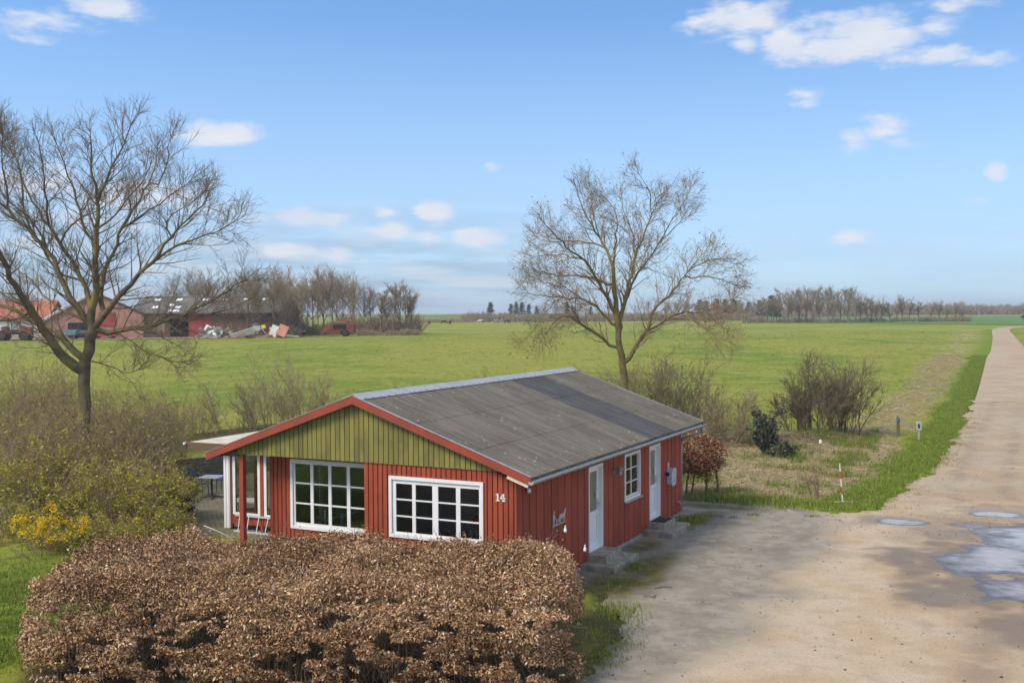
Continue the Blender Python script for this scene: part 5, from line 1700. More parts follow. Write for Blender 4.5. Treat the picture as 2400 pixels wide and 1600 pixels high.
def blades(name, P, lo, hi, w, m, label, lean=.5, seed=1, tmu=.5, flat=0.0):
    """grass blades as thin bent strips"""
    global rng
    rng = np.random.default_rng(seed)
    n = len(P); a = rng.uniform(0, 2 * math.pi, n); ln = rng.uniform(lo, hi, n)
    le = np.abs(rng.normal(size=n)) * lean + flat
    d = np.stack([np.cos(a) * le, np.sin(a) * le, np.ones(n) * (1 - .75 * (flat > 0))], 1); d = unit(d)
    s = np.stack([-np.sin(a), np.cos(a), np.zeros(n)], 1); s = unit(s + rng.normal(size=(n, 3)) * .3)
    W = (w * rng.uniform(.6, 1.4, n))[:, None]
    m1 = P + d * (ln * .55)[:, None]; d2 = d.copy(); d2[:, 2] -= .35 * le; tip = m1 + unit(d2) * (ln * .5)[:, None]
    V = np.stack([P - s * W * .5, P + s * W * .5, m1 + s * W * .4, m1 - s * W * .4, tip], 1).reshape(-1, 3)
    b = np.arange(n)[:, None] * 5
    F4 = b + np.array([0, 1, 2, 3]); F3 = b + np.array([3, 2, 4])
    tv = np.clip(rng.normal(tmu, .25, n), 0, 1)
    me = npmesh(name, V, [F4, F3], tint=np.concatenate([tv, tv]))
    return tag(link(name, me, m), label, 'grass', kind='stuff')


def scatter(n, box, fn, seed):
    r = np.random.default_rng(seed)
    x = r.uniform(box[0], box[1], n); y = r.uniform(box[2], box[3], n)
    k = r.random(n) < fn(x, y); x, y = x[k], y[k]
    s, t_ = st_of(x, y)
    return np.stack([x, y, near_z(x, y, s) - .01], 1)


def not_yard(x, y): return ~yard_in(x, y)


# verge along the track, rough grass, lawn and tufts
def f_lush(x, y):
    so, dr, lu = ground_masks(x, y); return lu * not_yard(x, y) * (so < .3) * np.clip(fbm(x, y, 2.6, 93) * 2.4 - .55, .12, 1)
def f_rough_dry(x, y):
    so, dr, lu = ground_masks(x, y); return np.clip(dr * .95 + .2 * inpoly(x, y, ROUGH), 0, 1) * not_yard(x, y)
def f_rough_green(x, y):
    n = fbm(x, y, .9, 91); return inpoly(x, y, ROUGH) * sstep(.52, .64, n) * not_yard(x, y)
blades('verge_grass', scatter(560000, (3, 12, 12.5, 115), f_lush, 1), .05, .17, .016, M['grass_lush'], 'lush short green grass on the verge along the track', .5, 11)
blades('lawn_grass', scatter(420000, (-16, 0, -9, 6), lambda x, y: f_lush(x, y) * (np.hypot(x + 5, y + 4) < 11), 2), .05, .12, .014, M['grass_lush'], 'bright lawn grass left of the beech hedge', .5, 12, .55)
blades('dead_grass', scatter(560000, (-4, 12, 12.5, 115), f_rough_dry, 3), .18, .50, .016, M['grass_dry'], 'flattened straw coloured dead grass on the rough verge', .9, 13, .5, .7)
blades('rough_grass', scatter(90000, (-2, 12, 12.5, 40), f_rough_green, 4), .12, .35, .016, M['grass_lush'], 'coarse green grass tufts between the dead grass', .6, 14, .4)


def f_edge(x, y): return yard_in(x, y) * sstep(1.0, .1, segdist(x, y, ROADL)) * sstep(.5, .72, fbm(x, y, 1.8, 97)) * (y > 12)
P = scatter(60000, (8, 12, 12.5, 70), f_edge, 6); P[:, 2] = 0
blades('edge_weeds', P, .03, .09, .016, M['grass_lush'], 'ragged weeds creeping from the verge into the track edge', .7, 16, .5)


def clump(pts, lab, seed, n=60, r=.22, lo=.08, hi=.2, m='grass_lush', nm='grass_tuft'):
    rr = np.random.default_rng(seed); A = []
    for (x, y, k) in pts:
        q = rr.normal(size=(int(n * k), 2)) * r * math.sqrt(k); A.append(np.stack([x + q[:, 0], y + q[:, 1], np.full(len(q), .0)], 1))
    blades(nm, np.concatenate(A), lo, hi, .016, M[m], lab, .6, seed, .5)


g2 = lambda x, y: tuple(gnd(x, y)[:2])
clump([(*g2(x, y), k) for x, y, k in ((1470, 1325, 1.6), (1440, 1362, .8), (1436, 1375, .5), (1605, 1222, 1.8), (1620, 1215, 1.6), (1585, 1235, .8), (1425, 1432, 2.2), (1440, 1428, 1.6))], 'green tufts growing from the concrete beside the steps', 21, 130)
clump([(*g2(x, y), k) for x, y, k in ((1385, 1455, 3), (1375, 1490, 3), (1400, 1480, 3), (1410, 1500, 3), (1375, 1520, 3), (1345, 1545, 2), (1430, 1450, 2.5), (1300, 1580, 2), (1390, 1535, 2), (1350, 1500, 2))], 'weedy green grass patch at the right end of the beech hedge', 22, 120, .24, .03, .09)
clump([(*g2(x, y), k) for x, y, k in ((1720, 1210, .6), (1768, 1204, .8), (1905, 1207, .8), (1640, 1210, .6), (1750, 1180, 1.2))], 'small grass tufts in cracks of the concrete apron', 23, 70, .12, .05, .12)
clump([(*g2(x, y), k) for x, y, k in ((1700, 1155, 2), (1650, 1165, 2), (1760, 1170, 3), (1820, 1175, 3), (1860, 1180, 3), (1740, 1168, 2), (1690, 1170, 1.5))], 'long green grass along the far edge of the concrete apron', 24, 220, .3, .12, .3)
clump([(*g2(x, y), k) for x, y, k in ((670, 1600, 2), (680, 1590, 1), (900, 1590, 1.2), (1150, 1596, 1), (300, 1560, 2.5), (250, 1545, 2), (180, 1500, 2))], 'tall dry stalks at the foot of the beech hedge', 25, 40, .25, .25, .6, 'grass_dry', 'dry_stalks')
# longer tufts and dung spots scattered over the pasture
def pasture():
    r = np.random.default_rng(17); n = 9000
    s_ = 42 + 150 * r.random(n) ** 1.3; t_ = (r.random(n) * 2 - 1) * .47 * s_
    x = CAM[0] + FH[0] * s_ + RH[0] * t_; y = CAM[1] + FH[1] * s_ + RH[1] * t_
    ok = (segdist(x, y, ROADC) > 6) & (segdist(x, y, HEDGELINE) > 3) & (y > 14) & (fbm(x, y, .06, 19) > .42)
    ok &= (t_ * .0 + segdist(x, y, [(9.9, 15), (9.9, 60)]) > 6) & ~inpoly(x, y, ROUGH)
    x, y, s_ = x[ok], y[ok], s_[ok]; k = 7
    X = np.repeat(x, k) + r.normal(size=len(x) * k) * .12; Y = np.repeat(y, k) + r.normal(size=len(x) * k) * .12
    P = np.stack([X, Y, np.repeat(hgt(s_), k) - .03], 1)
    blades('pasture_tufts', P, .05, .16, .03, M['grass_lush'], 'darker grass tufts dotted over the open pasture', .6, 31, .12)


pasture()
# a daffodil at the hedge foot
dp = gnd(683, 1592)
df = empty('daffodil', dp, 0, 'yellow daffodil flowering at the foot of the beech hedge', 'flower')
b = MB()
for i in range(5): b.tube([(.02 * i - .04, 0, 0), (.03 * i - .06, .01, .14), (.05 * i - .10, .02, .22)], [.008, .007, .003], 4)
b.tube([(0, 0, 0), (0, -.01, .22), (.0, -.03, .26)], .006, 5); b.build('stem', M['weed'], df)
b = MB(); b.lathe([(.018, 0), (.02, .02), (.028, .045)], (0, -.03, .25), 10, 1)
for i in range(6):
    a = i * math.pi / 3; b.obox((.042 * math.cos(a), -.02, .25 + .042 * math.sin(a)), (.03 * math.cos(a), 0, .03 * math.sin(a)), (-.018 * math.sin(a), 0, .018 * math.cos(a)), (0, .003, 0))
b.build('petals', M['forsythia'], df)
# sapling with pale cup
for i, (x, y, lx, h, lab) in enumerate(((1903, 1168, -14, 1.35, 'thin sapling with two leaning stems at the grass corner'), (1917, 1166, 6, 1.45, 'bare sapling beside the striped marker pole'))):
    shrub('sapling', lab, gnd(x, y), h, .75, 4, 500 + i, 'twig_red', None, 0, .05, .0, 6, 3, .014, up=.05)
# fallen twigs on the concrete
for i, (x, y, l, r) in enumerate(((1555, 1374, .42, .2), (1520, 1395, .25, -.5), (1535, 1395, .2, 1.2))):
    p = gnd(x, y); b = MB(); b.tube([(-l / 2, 0, .02), (0, .03, .03), (l / 2, 0, .02)], .012 if i < 3 else .03, 5)
    o = b.build('fallen_twig', M['twig'], None, loc=(p[0], p[1], .0)); o.rotation_euler[2] = r + .46
    tag(o, 'dark fallen twig lying on the concrete apron' if i < 3 else 'dark flat branch lying on the sandy yard near the puddle', 'twig', 'fallen twigs' if i < 3 else None)


# loose stones on the yard
def stones():
    r = np.random.default_rng(9); n = 15000
    x = r.uniform(4.5, 17, n); y = r.uniform(-8, 34, n); k = yard_in(x, y) & (r.random(n) < np.clip(.25 + .9 * sstep(3.5, .5, np.abs(y - 13)) * (x > 8), 0, 1)); x, y = x[k], y[k]; n = len(x)
    z, *_ = yard_fields(x, y); s = np.minimum(r.gamma(2.0, .0045, n) + .005, .03)
    q = np.array([(1, 0, 0), (-1, 0, 0), (0, 1, 0), (0, -1, 0), (0, 0, .7), (0, 0, -.4)], float); f = np.array([(0, 2, 4), (2, 1, 4), (1, 3, 4), (3, 0, 4), (2, 0, 5), (1, 2, 5), (3, 1, 5), (0, 3, 5)])
    V = q[None] * s[:, None, None] * r.uniform(.6, 1.4, (n, 6, 1)); a = r.uniform(0, 6.28, n); ca, sa = np.cos(a)[:, None], np.sin(a)[:, None]
    V = np.stack([V[..., 0] * ca - V[..., 1] * sa, V[..., 0] * sa + V[..., 1] * ca, V[..., 2]], -1) + np.stack([x, y, z + s * .2], -1)[:, None]
    F = (np.arange(n)[:, None, None] * 6 + f[None]).reshape(-1, 3); tv = np.repeat(r.random(n), 8)
    m = tintmat('loose stones', [(0, (.10, .075, .055)), (.6, (.26, .20, .15)), (1, (.48, .42, .36))], .9)
    tag(link('gravel', npmesh('gravel', V, F, tint=tv), m), 'loose stones scattered over the sandy yard', 'gravel', kind='stuff')


stones()
# ------------------------------------------------------------------ farm across the field
RZ = math.atan2(RH[1], RH[0])           # turns local x to the picture's right, local y away


def place(px, D, z=None):
    """foot on the terrain, D metres ahead, under picture column px"""
    q = W_(D, (px - 1200) / FPX * D); q[2] = gz(q[0], q[1]) if z is None else z
    return q


M['brickpink'] = pm('pinkish brick wall', (.33, .165, .12), (.42, .22, .165), 1.2, .9)
M['tanwall'] = pm('tan rendered wall', (.34, .25, .15), (.42, .32, .20), .8, .9)
M['redpanel'] = pm('faded red panel', (.30, .055, .05), (.36, .075, .065), .8, .8)
M['shade_fill'] = pm('painted shade of openings', (.012, .016, .022), rough=.9)  # near black stands in for the shade inside openings
M['brownwall'] = pm('brown brick wall', (.14, .085, .06), (.20, .125, .09), .9, .9)
M['greyroof'] = pm('mossy grey barn roof', (.10, .092, .075), (.16, .145, .12), .7, .9, stretch=(1, .3, 1))
M['paleroof'] = pm('pale grey barn roof', (.34, .34, .33), (.44, .44, .43), .8, .8)
M['tileroof'] = pm('red tile roof', (.36, .12, .07), (.46, .17, .10), 1.5, .85)
M['skylight'] = pm('white skylight', (.82, .82, .80), rough=.4)
M['orange'] = pm('faded orange paint', (.42, .11, .06), (.30, .10, .07), 2, .7)
M['rust'] = pm('rusty red paint', (.24, .06, .04), (.15, .05, .035), 3, .85)
M['tyre'] = pm('tyre rubber', (.03, .028, .025), rough=.9)
M['bluegreen'] = pm('faded blue green paint', (.12, .22, .23), (.17, .28, .28), 2, .7)
M['rubble'] = pm('grey rubble', (.19, .165, .135), (.34, .31, .27), 1.5, .95)
M['whitepanel'] = pm('white sheet', (.62, .62, .62), (.72, .72, .71), 1, .7)
M['yellow'] = pm('yellow plastic', (.72, .66, .05), rough=.6)
M['pinkboard'] = pm('salmon sheet', (.50, .20, .13), (.58, .26, .18), 1, .8)
M['sandpile'] = pm('ochre sand', (.42, .29, .13), (.50, .36, .18), 2, .95)
M['dirt'] = pm('farm dirt', (.20, .145, .10), (.30, .23, .165), .4, .95)


def farm():
    D = 186.0; k = D / FPX; zg = PLAT
    # dirt strip before the barns
    P = [(-40, D - 13), (330, D - 12), (560, D - 10), (700, D - 6), (720, D + 3), (560, D + 12), (-40, D + 14)]
    b = MB(); vs = []
    for px, d in P:
        q = place(px, d); vs.append((q[0], q[1], gz(q[0], q[1]) + .06))
    b.add(vs, [tuple(range(len(vs)))]); tag(b.build('farm_yard', M['dirt']), kind='structure')
    # long barn, eave side to us
    o = empty('long_barn', place(515, D), RZ, 'long barn with mossy grey roof and white skylights behind the field', 'barn')
    x = lambda px: (px - 515) * k
    def w(n, a, c, m, z0=0, z1=4.05, y=0):
        bb = MB(); bb.box(x(a), x(c), y, y + .25, z0, z1); return bb.build(n, M[m], o)
    w('tan_wall', 337, 385.5, 'tanwall'); w('red_door_panel', 442, 497, 'redpanel'); w('brick_wall', 497.5, 655, 'brownwall'); w('opening_shade', 386, 441.5, 'shade_fill', y=3.0)  # last panel is a dark sheet painted as the barn's inner shade
    w('floor_shade_strip', 386, 441.5, 'shade_fill', 0, .1, 1.5); w('red_post', 375.5, 381, 'redpanel', 0, 1.15, -.3); w('opening_beam', 386, 441.5, 'brownwall', 3.9, 4.05)
    bb = MB(); bb.tube([(x(335.5), -.15, 0), (x(335.5), -.15, 4.0)], .12, 8); bb.build('downpipe', M['whitepanel'], o)
    r0, r1, dep_, rise = x(300), x(658), 9.0, 2.85
    bb = MB(); bb.prism([(-.6, 4.0), (dep_, 4.0 + rise), (2 * dep_, 4.0), (2 * dep_, 4.2), (dep_, 4.25 + rise), (-.6, 4.12)], 0, r0, r1); rf = bb.build('roof', M['greyroof'], o)
    bb = MB(); bb.box(r0, r1, dep_ - .25, dep_ + .25, 4.25 + rise, 4.35 + rise); bb.build('ridge_cap', M['paleroof'], rf)
    bb = MB(); bb.box(r0 + 3, r1, -.75, -.6, 3.95, 4.1); bb.build('gutter', M['charcoal'], rf)
    def sky(px, py, ww, hh):
        f = (py - 727.5) / (691 - 727.5); yy = -.6 + f * (dep_ + .6); zz = 4.12 + f * (rise + .13) + .05; s = math.atan2(rise + .13, dep_ + .6)
        bb = MB(); bb.obox((x(px) * (D + yy) / D, yy, zz), (ww * k / 2, 0, 0), (0, hh * math.cos(s), hh * math.sin(s)), (0, -.03 * math.sin(s), .03 * math.cos(s))); bb.build('skylight', M['skylight'], rf)
    for px, py in ((346, 698.6), (397, 698.6), (459, 698.6), (506.5, 698.5), (555, 698.3), (598, 698), (355.5, 715), (407.5, 715), (457.5, 715)): sky(px, py, 14, .62)
    sky(388.5, 710.3, 14, .5); sky(406.5, 723, 26, .5)
    w('wall_rear', 300, 655, 'brownwall', 0, 4.0, 2 * dep_ - .4)
    bb = MB(); bb.prism([(0.3, 0), (17.5, 0), (17.5, 4.0), (dep_, 4.0 + rise - .1), (.3, 4.0)], 0, x(654), x(655.5)); bb.build('end_wall', M['brownwall'], o)
    # gabled brick barn on its left, turned a little
    al = .42
    g = empty('gable_barn', place(222, D - 2), RZ, 'pink brick gabled barn with dark openings beside the long barn', 'barn')
    k2 = (D - 2) / FPX; X = lambda px: (px - 222) * k2
    sh = math.tan(al)
    def sp(poly, n, m, y0, y1, par=g):     # wall outline swept back, drifting to the left
        nn = len(poly); vs = [(a - y0 * sh, y0, c) for a, c in poly] + [(a - y1 * sh, y1, c) for a, c in poly]
        fs = [tuple(range(nn)), tuple(range(2 * nn - 1, nn - 1, -1))] + [(i, i + nn, (i + 1) % nn + nn, (i + 1) % nn) for i in range(nn)]
        return MB().add(vs, fs).build(n, M[m], par)
    sp([(X(98), 0), (X(335), 0), (X(335), 4.0), (X(225), 7.5), (X(165), 5.3), (X(98), 2.5)], 'brick_walls', 'brickpink', 0, 22)
    rf = sp([(X(92), 2.35), (X(165), 5.35), (X(225), 7.6), (X(225), 7.8), (X(160), 5.6), (X(90), 2.6)], 'roof', 'paleroof', -.4, 23)
    sp([(X(225), 7.6), (X(340), 3.95), (X(341), 4.15), (X(225), 7.8)], 'roof_slope', 'greyroof', -.4, 23, rf)
    for (a, c, z0, z1, m, n) in ((192, 212, 3.0, 4.1, 'shade_fill', 'upper_opening_shade'), (232, 271, 2.0, 4.3, 'redpanel', 'red_shutter'), (160, 205, 0, 2.6, 'shade_fill', 'doorway_shade'), (229, 240, 6.2, 6.9, 'bluegreen', 'gable_window')):  # dark panels carry the shade of the openings in their colour
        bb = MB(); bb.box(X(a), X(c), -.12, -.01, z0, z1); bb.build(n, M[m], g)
    # tiled house further left
    t = empty('tiled_farmhouse', place(40, D + 22), RZ, 'white walled farmhouse with red tile roof beyond the pink barn', 'house')
    kk = (D + 22) / FPX; X3 = lambda px: (px - 40) * kk
    bb = MB(); bb.box(X3(-60), X3(112), 0, 9, 0, 3.0); bb.build('wall', M['whitepanel'], t)
    bb = MB(); bb.prism([(-.5, 2.9), (4.5, 6.55), (9.5, 2.9), (9.5, 3.1), (4.5, 6.8), (-.5, 3.1)], 0, X3(-62), X3(115)); bb.build('roof', M['tileroof'], t)
    s = empty('white_shed', place(95, D + 6), RZ, 'low white shed between the tractor and the pink barn', 'shed')
    bb = MB(); bb.box(-1.6, 1.6, 0, 4, 0, 2.2); bb.build('wall', M['whitepanel'], s)
    bb = MB(); bb.prism([(-1.8, 2.2), (1.8, 2.2), (1.8, 2.35), (0, 2.8), (-1.8, 2.35)], 1, -.2, 4.2); bb.build('roof', M['paleroof'], s)


farm()


def wheel(par, c, r, w, m='tyre', rim='rust'):
    bb = MB(); bb.lathe([(r * .55, -w / 2), (r * .95, -w / 2), (r, -w / 3), (r, w / 3), (r * .95, w / 2), (r * .55, w / 2)], c, 18, 1); wh = bb.build('wheel', M[m], par)
    bb = MB(); bb.lathe([(r * .54, -w / 2 + .04), (r * .2, -w / 2 - .02), (r * .2, w / 2 - .05), (r * .54, w / 2 - .04)], c, 14, 1); bb.build('rim', M[rim], wh)


def tractor():
    D = 172; o = empty('tractor', place(38, D), RZ, 'orange tractor with cab and white front tank parked by the barn', 'tractor')
    k = D / FPX
    bb = MB(); bb.box(-2.4, 2.4, -.5, .5, .9, 1.25); bb.build('chassis', M['charcoal'], o)
    bb = MB(); bb.prism([(.6, 1.26), (2.5, 1.26), (2.55, 2.15), (.75, 2.35)], 1, -.6, .6); bb.build('hood', M['orange'], o)
    bb = MB()
    for sx in (-.95, .4):
        for sy in (-.6, .6): bb.tube([(sx - (.12 if sx < 0 else -.12), sy, 1.25), (sx, sy, 2.85)], .06, 5)
    bb.box(-1.1, .55, -.72, .72, 2.85, 2.98); bb.box(-1.05, .5, -.66, .66, 1.252, 1.75); cb = bb.build('cab', M['charcoal'], o)
    bb = MB(); bb.box(-.9, .4, -.64, -.625, 1.8, 2.8); bb.box(-.9, .4, .625, .64, 1.8, 2.8); bb.build('cab_window', M['glass'], cb)
    bb = MB(); bb.prism([(-2.6, 1.26), (-1.2, 1.26), (-1.2, 2.1), (-1.6, 2.3), (-2.6, 2.0)], 1, -.55, .55); bb.build('rear_body', M['rust'], o)
    bb = MB(); bb.lathe([(.05, -.9), (.7, -.8), (.85, 0), (.7, .8), (.05, .9)], (-2.7, 0, 1.55), 16, 1); bb.build('white_tank', M['whitepanel'], o)
    for sy in (-.85, .85): wheel(o, (-2.0, sy, .82), .82, .5); wheel(o, (1.6, sy, .80), .80, .45)


tractor()


def trailer():
    o = empty('farm_trailer', place(157, 178), RZ, 'blue green farm trailer standing before the pink barn', 'trailer')
    bb = MB(); bb.box(-1.9, 1.9, -1, 1, .55, .7); bb.build('bed', M['charcoal'], o)
    bb = MB()
    for (a, c, e, f) in ((-1.9, 1.9, -1, -.94), (-1.9, 1.9, .94, 1), (-1.9, -1.84, -.93, .93), (1.84, 1.9, -.93, .93)): bb.box(a, c, e, f, .701, 1.55)
    bb.build('side_boards', M['bluegreen'], o)
    for sx in (-1, 1):
        for sy in (-.8, .8): wheel(o, (sx * 1.2, sy, .35), .35, .22)
    bb = MB(); bb.tube([(-1.9, 0, .6), (-3.1, 0, .5)], .06, 6); bb.build('drawbar', M['charcoal'], o)
    o = empty('parked_car', place(245, 181), RZ, 'small red car parked by the pink barn', 'car')
    bb = MB(); bb.prism([(-2, .35), (2, .35), (2.05, .75), (1.2, .95), (-1.3, .95), (-2.05, .85)], 1, -.8, .8); bb.build('body', pm('red car paint', (.45, .05, .06), rough=.3), o)
    bb = MB(); bb.prism([(-1.25, .951), (1.1, .951), (.5, 1.42), (-.8, 1.42)], 1, -.7, .7); bb.build('cabin', M['charcoal'], o)
    for sx in (-1.25, 1.25):
        for sy in (-.75, .75): wheel(o, (sx, sy, .32), .32, .2, rim='alu')
    o = empty('tank_bowser', place(205, 177), RZ, 'dark steel implement beside the blue green trailer', 'implement')
    bb = MB(); bb.lathe([(.05, -1.2), (.5, -1.1), (.55, 0), (.5, 1.1), (.05, 1.2)], (0, 0, .95), 14, 0); bb.build('tank', M['charcoal'], o)
    for sy in (-.6, .6): wheel(o, (0, sy, .4), .4, .2)


trailer()


def heap(name, px, D, lab, r, h, m, seed, n=14, parts=()):
    rr = np.random.default_rng(seed); o = empty(name, place(px, D), RZ, lab, 'heap')
    V, F = [], []; nu, nv = 22, 7
    for j in range(nv):
        for i in range(nu):
            a = 2 * math.pi * i / nu; q = j / (nv - 1); rad = r * (1 - q) * (1 + .25 * rr.normal() * (0 < j < nv - 1)); V.append((rad * math.cos(a), rad * .6 * math.sin(a), h * q ** .8 * (1 + .18 * rr.normal() * (j > 0)) - .1 * (j == 0)))
    for j in range(nv - 1):
        for i in range(nu): F.append((j * nu + i, j * nu + (i + 1) % nu, (j + 1) * nu + (i + 1) % nu, (j + 1) * nu + i))
    bb = MB().add(V, F); bb.build('mound', M[m], o)
    for (nm, mm, kx) in parts:
        cx = rr.uniform(-.7, .7) * r if kx is None else kx[0]; cz = (h * (1 - abs(cx) / r) * .8 + .1) if kx is None else kx[1]
        ax = unit(np.array([rr.normal(), rr.normal() * .4, rr.normal() * .5])) if kx is None else unit(np.array(kx[4])); 
        up = unit(np.cross(ax, unit(np.array([rr.normal() * .3, 1.0, rr.normal() * .4])))); n3 = np.cross(ax, up)
        L, Wd = (rr.uniform(.6, 1.3), rr.uniform(.25, .5)) if kx is None else kx[2:4]
        b2 = MB(); b2.obox((cx, -r * .3 if kx is None else -r * .45, cz), ax * L, up * Wd, n3 * .03); b2.build(nm, M[mm], o)
    return o


heap('rubble_heap', 505, 180, 'heap of grey rubble and ochre sand before the barn', 3.3, 1.7, 'rubble', 1, parts=[('broken_slab', 'rubble', None)] * 8 + [('broken_slab', 'whitepanel', None)] * 4)
heap('sand_heap', 533, 180.5, 'small ochre sand heap behind the rubble', 1.5, 1.5, 'sandpile', 5)
heap('scrap_heap', 630, 179, 'scrap heap of white and salmon sheets with yellow plastic', 3.8, 1.5, 'brownwall', 2,
     parts=[('sheet', 'whitepanel', (-3.9, .75, 2.0, .55, (1, 0, .3))), ('sheet', 'whitepanel', (1.2, 1.0, 1.1, .6, (.4, 0, 1))), ('sheet', 'whitepanel', (-1.6, 1.6, .6, .4, (1, .2, .1))), ('sheet', 'pinkboard', (2.6, 1.2, .8, 1.0, (1, 0, -.4))), ('sheet', 'pinkboard', (-4.6, .5, 1.1, .2, (1, 0, .5))),
            ('sheet', 'whitepanel', (3.8, .3, 1.5, .15, (1, 0, -.1))), ('yellow_drum', 'yellow', (-.5, 1.85, .35, .3, (1, 0, .2))), ('bag', 'charcoal', (-1.9, 2.2, .5, .25, (1, 0, .3)))] + [('sheet', 'pinkboard', None)] * 6 + [('sheet', 'whitepanel', None)] * 3 + [('plank', 'brownwall', None)] * 5)


def baler():
    o = empty('hay_baler', place(797, 186), RZ, 'rusty orange baler standing by the bare wood', 'baler')
    bb = MB(); bb.prism([(-1.5, .9), (2.1, .9), (2.2, 1.9), (1.4, 2.3), (-1.2, 2.3), (-1.6, 1.7)], 1, -1, 1); bb.build('body', M['rust'], o)
    bb = MB(); bb.prism([(-1.25, 2.31), (1.3, 2.31), (1.2, 2.6), (-.9, 2.6)], 1, -.9, .9); bb.build('hood', M['orange'], o)
    for z in (.75, 1.25):
        bb = MB(); bb.beam((-1.4, -.8, z + .9), (-3.4, -.8, z - .45), .14, .16); bb.beam((-1.4, .6, z + .9), (-3.4, .6, z - .45), .14, .16); bb.build('pickup_arm', M['orange'], o)
    bb = MB(); bb.box(-2.3, .3, -1.05, .9, .3, .88); bb.build('pickup_head', M['rust'], o)
    bb = MB(); bb.box(-1.0, 1.2, -1.06, -1.01, 1.3, 2.0); bb.build('chamber_shade', M['shade_fill'], o)  # dark panel painted as the shade inside the chamber
    bb = MB(); bb.box(1.4, 2.5, -1.1, 1.0, .5, .89); bb.box(2.1, 2.5, -1, 1, .9, 2.1); bb.build('bale_chute', M['rust'], o)
    bb = MB(); bb.tube([(.8, 0, 2.6), (1.3, 0, 3.3)], .07, 6); bb.tube([(1.6, 0, 2.2), (2.3, 0, 2.8)], .06, 6); bb.build('lever', M['orange'], o)
    for sy in (-1.15, 1.15): wheel(o, (1.0, sy, .6), .6, .3)


baler()
o = empty('old_implement', place(703, 200), RZ, 'small orange and white implement under the wood edge', 'implement')
bb = MB(); bb.box(-1.0, 1.0, -.4, .4, .5, .8); bb.build('frame', M['whitepanel'], o)
bb = MB(); bb.prism([(-.3, .81), (.9, .81), (.6, 1.6), (0, 1.5)], 1, -.3, .3); bb.build('hopper', M['orange'], o)
for sx in (-.7, .7): wheel(o, (sx, -.3, .3), .3, .2)

# ------------------------------------------------------------------ distant trees
def tree_mesh(name, h, w, seed, nl=11, l2=7, l3=7, thick=1.0, up=.06, trunk_frac=.25, lean=0.0, top='fan'):
    """bare tree; returns trunk mesh and crown mesh"""
    global rng
    rng = np.random.default_rng(seed)
    A0 = grow(np.zeros((1, 3)), np.array([[lean, 0, 1.0]]), np.array([h * .75]), 9, .05, .05)
    ta = Acc(); V, F = tubes(A0, lin(np.array([h * .02 * thick]), np.array([h * .006 * thick]), 10), 7); ta.add(V, F)
    p, d, ix, t_ = sprout(A0, nl, trunk_frac, 1.0, (.35, .85)); d[:, 2] = np.abs(d[:, 2])
    L1 = h * rng.uniform(.28, .5, nl) * (1.15 - .55 * t_) * (w / h) * 1.5
    A = grow(p, d, L1, 7, .12, up); V, F = tubes(A, lin(np.full(nl, h * .008 * thick), np.full(nl, h * .003 * thick), 8), 5); ta.add(V, F)
    ca = Acc()
    p, d, ix, t_ = sprout(A, l2, .15, 1, (.35, .85)); L2 = L1[ix] * rng.uniform(.3, .55, len(p))
    B = grow(p, d, L2, 5, .14, up); V, F = tubes(B, lin(np.full(len(p), h * .0034 * thick), np.full(len(p), h * .002 * thick), 6), 3); ca.add(V, F)
    p, d, ix, t_ = sprout(B, l3, .15, 1, (.35, .9)); L3 = L2[ix] * rng.uniform(.35, .6, len(p))
    Cc = grow(p, d, L3, 3, .14, up); V, F = tubes(Cc, lin(np.full(len(p), h * .002 * thick), np.full(len(p), h * .0012 * thick), 4), 3); ca.add(V, F)
    mk = lambda a, n: npmesh(n, np.concatenate(a.V), np.concatenate(a.F), tint=np.concatenate(a.T))
    return mk(ta, 'trunk'), mk(ca, 'crown')


def put_tree(name, meshes, mats, loc, rz, s, label, group):
    t = empty(name, loc, rz, label, 'tree', group); t.scale = (s, s, s)
    for me, n, m in zip(meshes, ('trunk', 'crown'), mats):
        o = link(n, me, None, t)
        if not me.materials: me.materials.append(M[m])
        o.material_slots[0].link = 'OBJECT'; o.material_slots[0].material = M[m]
        if n == 'crown': o['kind'] = 'stuff'
    return t


TM = [tree_mesh('t%d' % i, 12, 11, 600 + i, 14, 9, 10, .62, .07, .2) for i in range(4)]
TN = [tree_mesh('n%d' % i, 11, 6, 620 + i, 12, 9, 12, .7, .08, .25) for i in range(3)]
rr = np.random.default_rng(31)
lab1 = 'bare brown tree in the wood beside the long barn'
WOOD = [(545, 182, .92), (578, 181.5, 1.02), (610, 183, 1.0), (640, 182, .95), (668, 184, .92), (690, 192, .95), (640, 200, 1.1), (712, 206, .95), (735, 202, 1.06), (758, 207, 1.12), (782, 203, 1.08), (806, 206, 1.05), (830, 202, .98), (852, 206, .85), (870, 203, .75),
        (600, 222, 1.15), (745, 220, 1.15), (790, 222, 1.1), (650, 222, 1.0), (720, 224, 1.0)]
for i, (px, D, s) in enumerate(WOOD):
    put_tree('bare_wood_tree', TM[i % 4], ('twig', 'twig_tan' if i % 3 == 0 else 'twig_grey'), place(px, D), rr.uniform(0, 6), s * .84, lab1, 'trees of the farm wood')
for i, (px, D, s) in enumerate(((892, 198, .85), (905, 202, .8), (922, 197, .95), (938, 203, .85), (952, 198, .98), (965, 200, .75))):
    put_tree('slender_tree', TN[i % 3], ('twig', 'twig_grey'), place(px, D), rr.uniform(0, 6), s, 'slender bare tree at the open end of the farm wood', 'slender trees at the wood end')
for i, (px, D, s) in enumerate(((415, 235, .95), (438, 238, 1.0), (462, 236, .95), (485, 240, 1.0), (30, 240, .8))):
    put_tree('bare_wood_tree', TM[(i + 1) % 4], ('twig_grey', 'twig_grey'), place(px, D), rr.uniform(0, 6), s, 'pale bare tree rising behind the long barn roof', 'trees behind the barn')


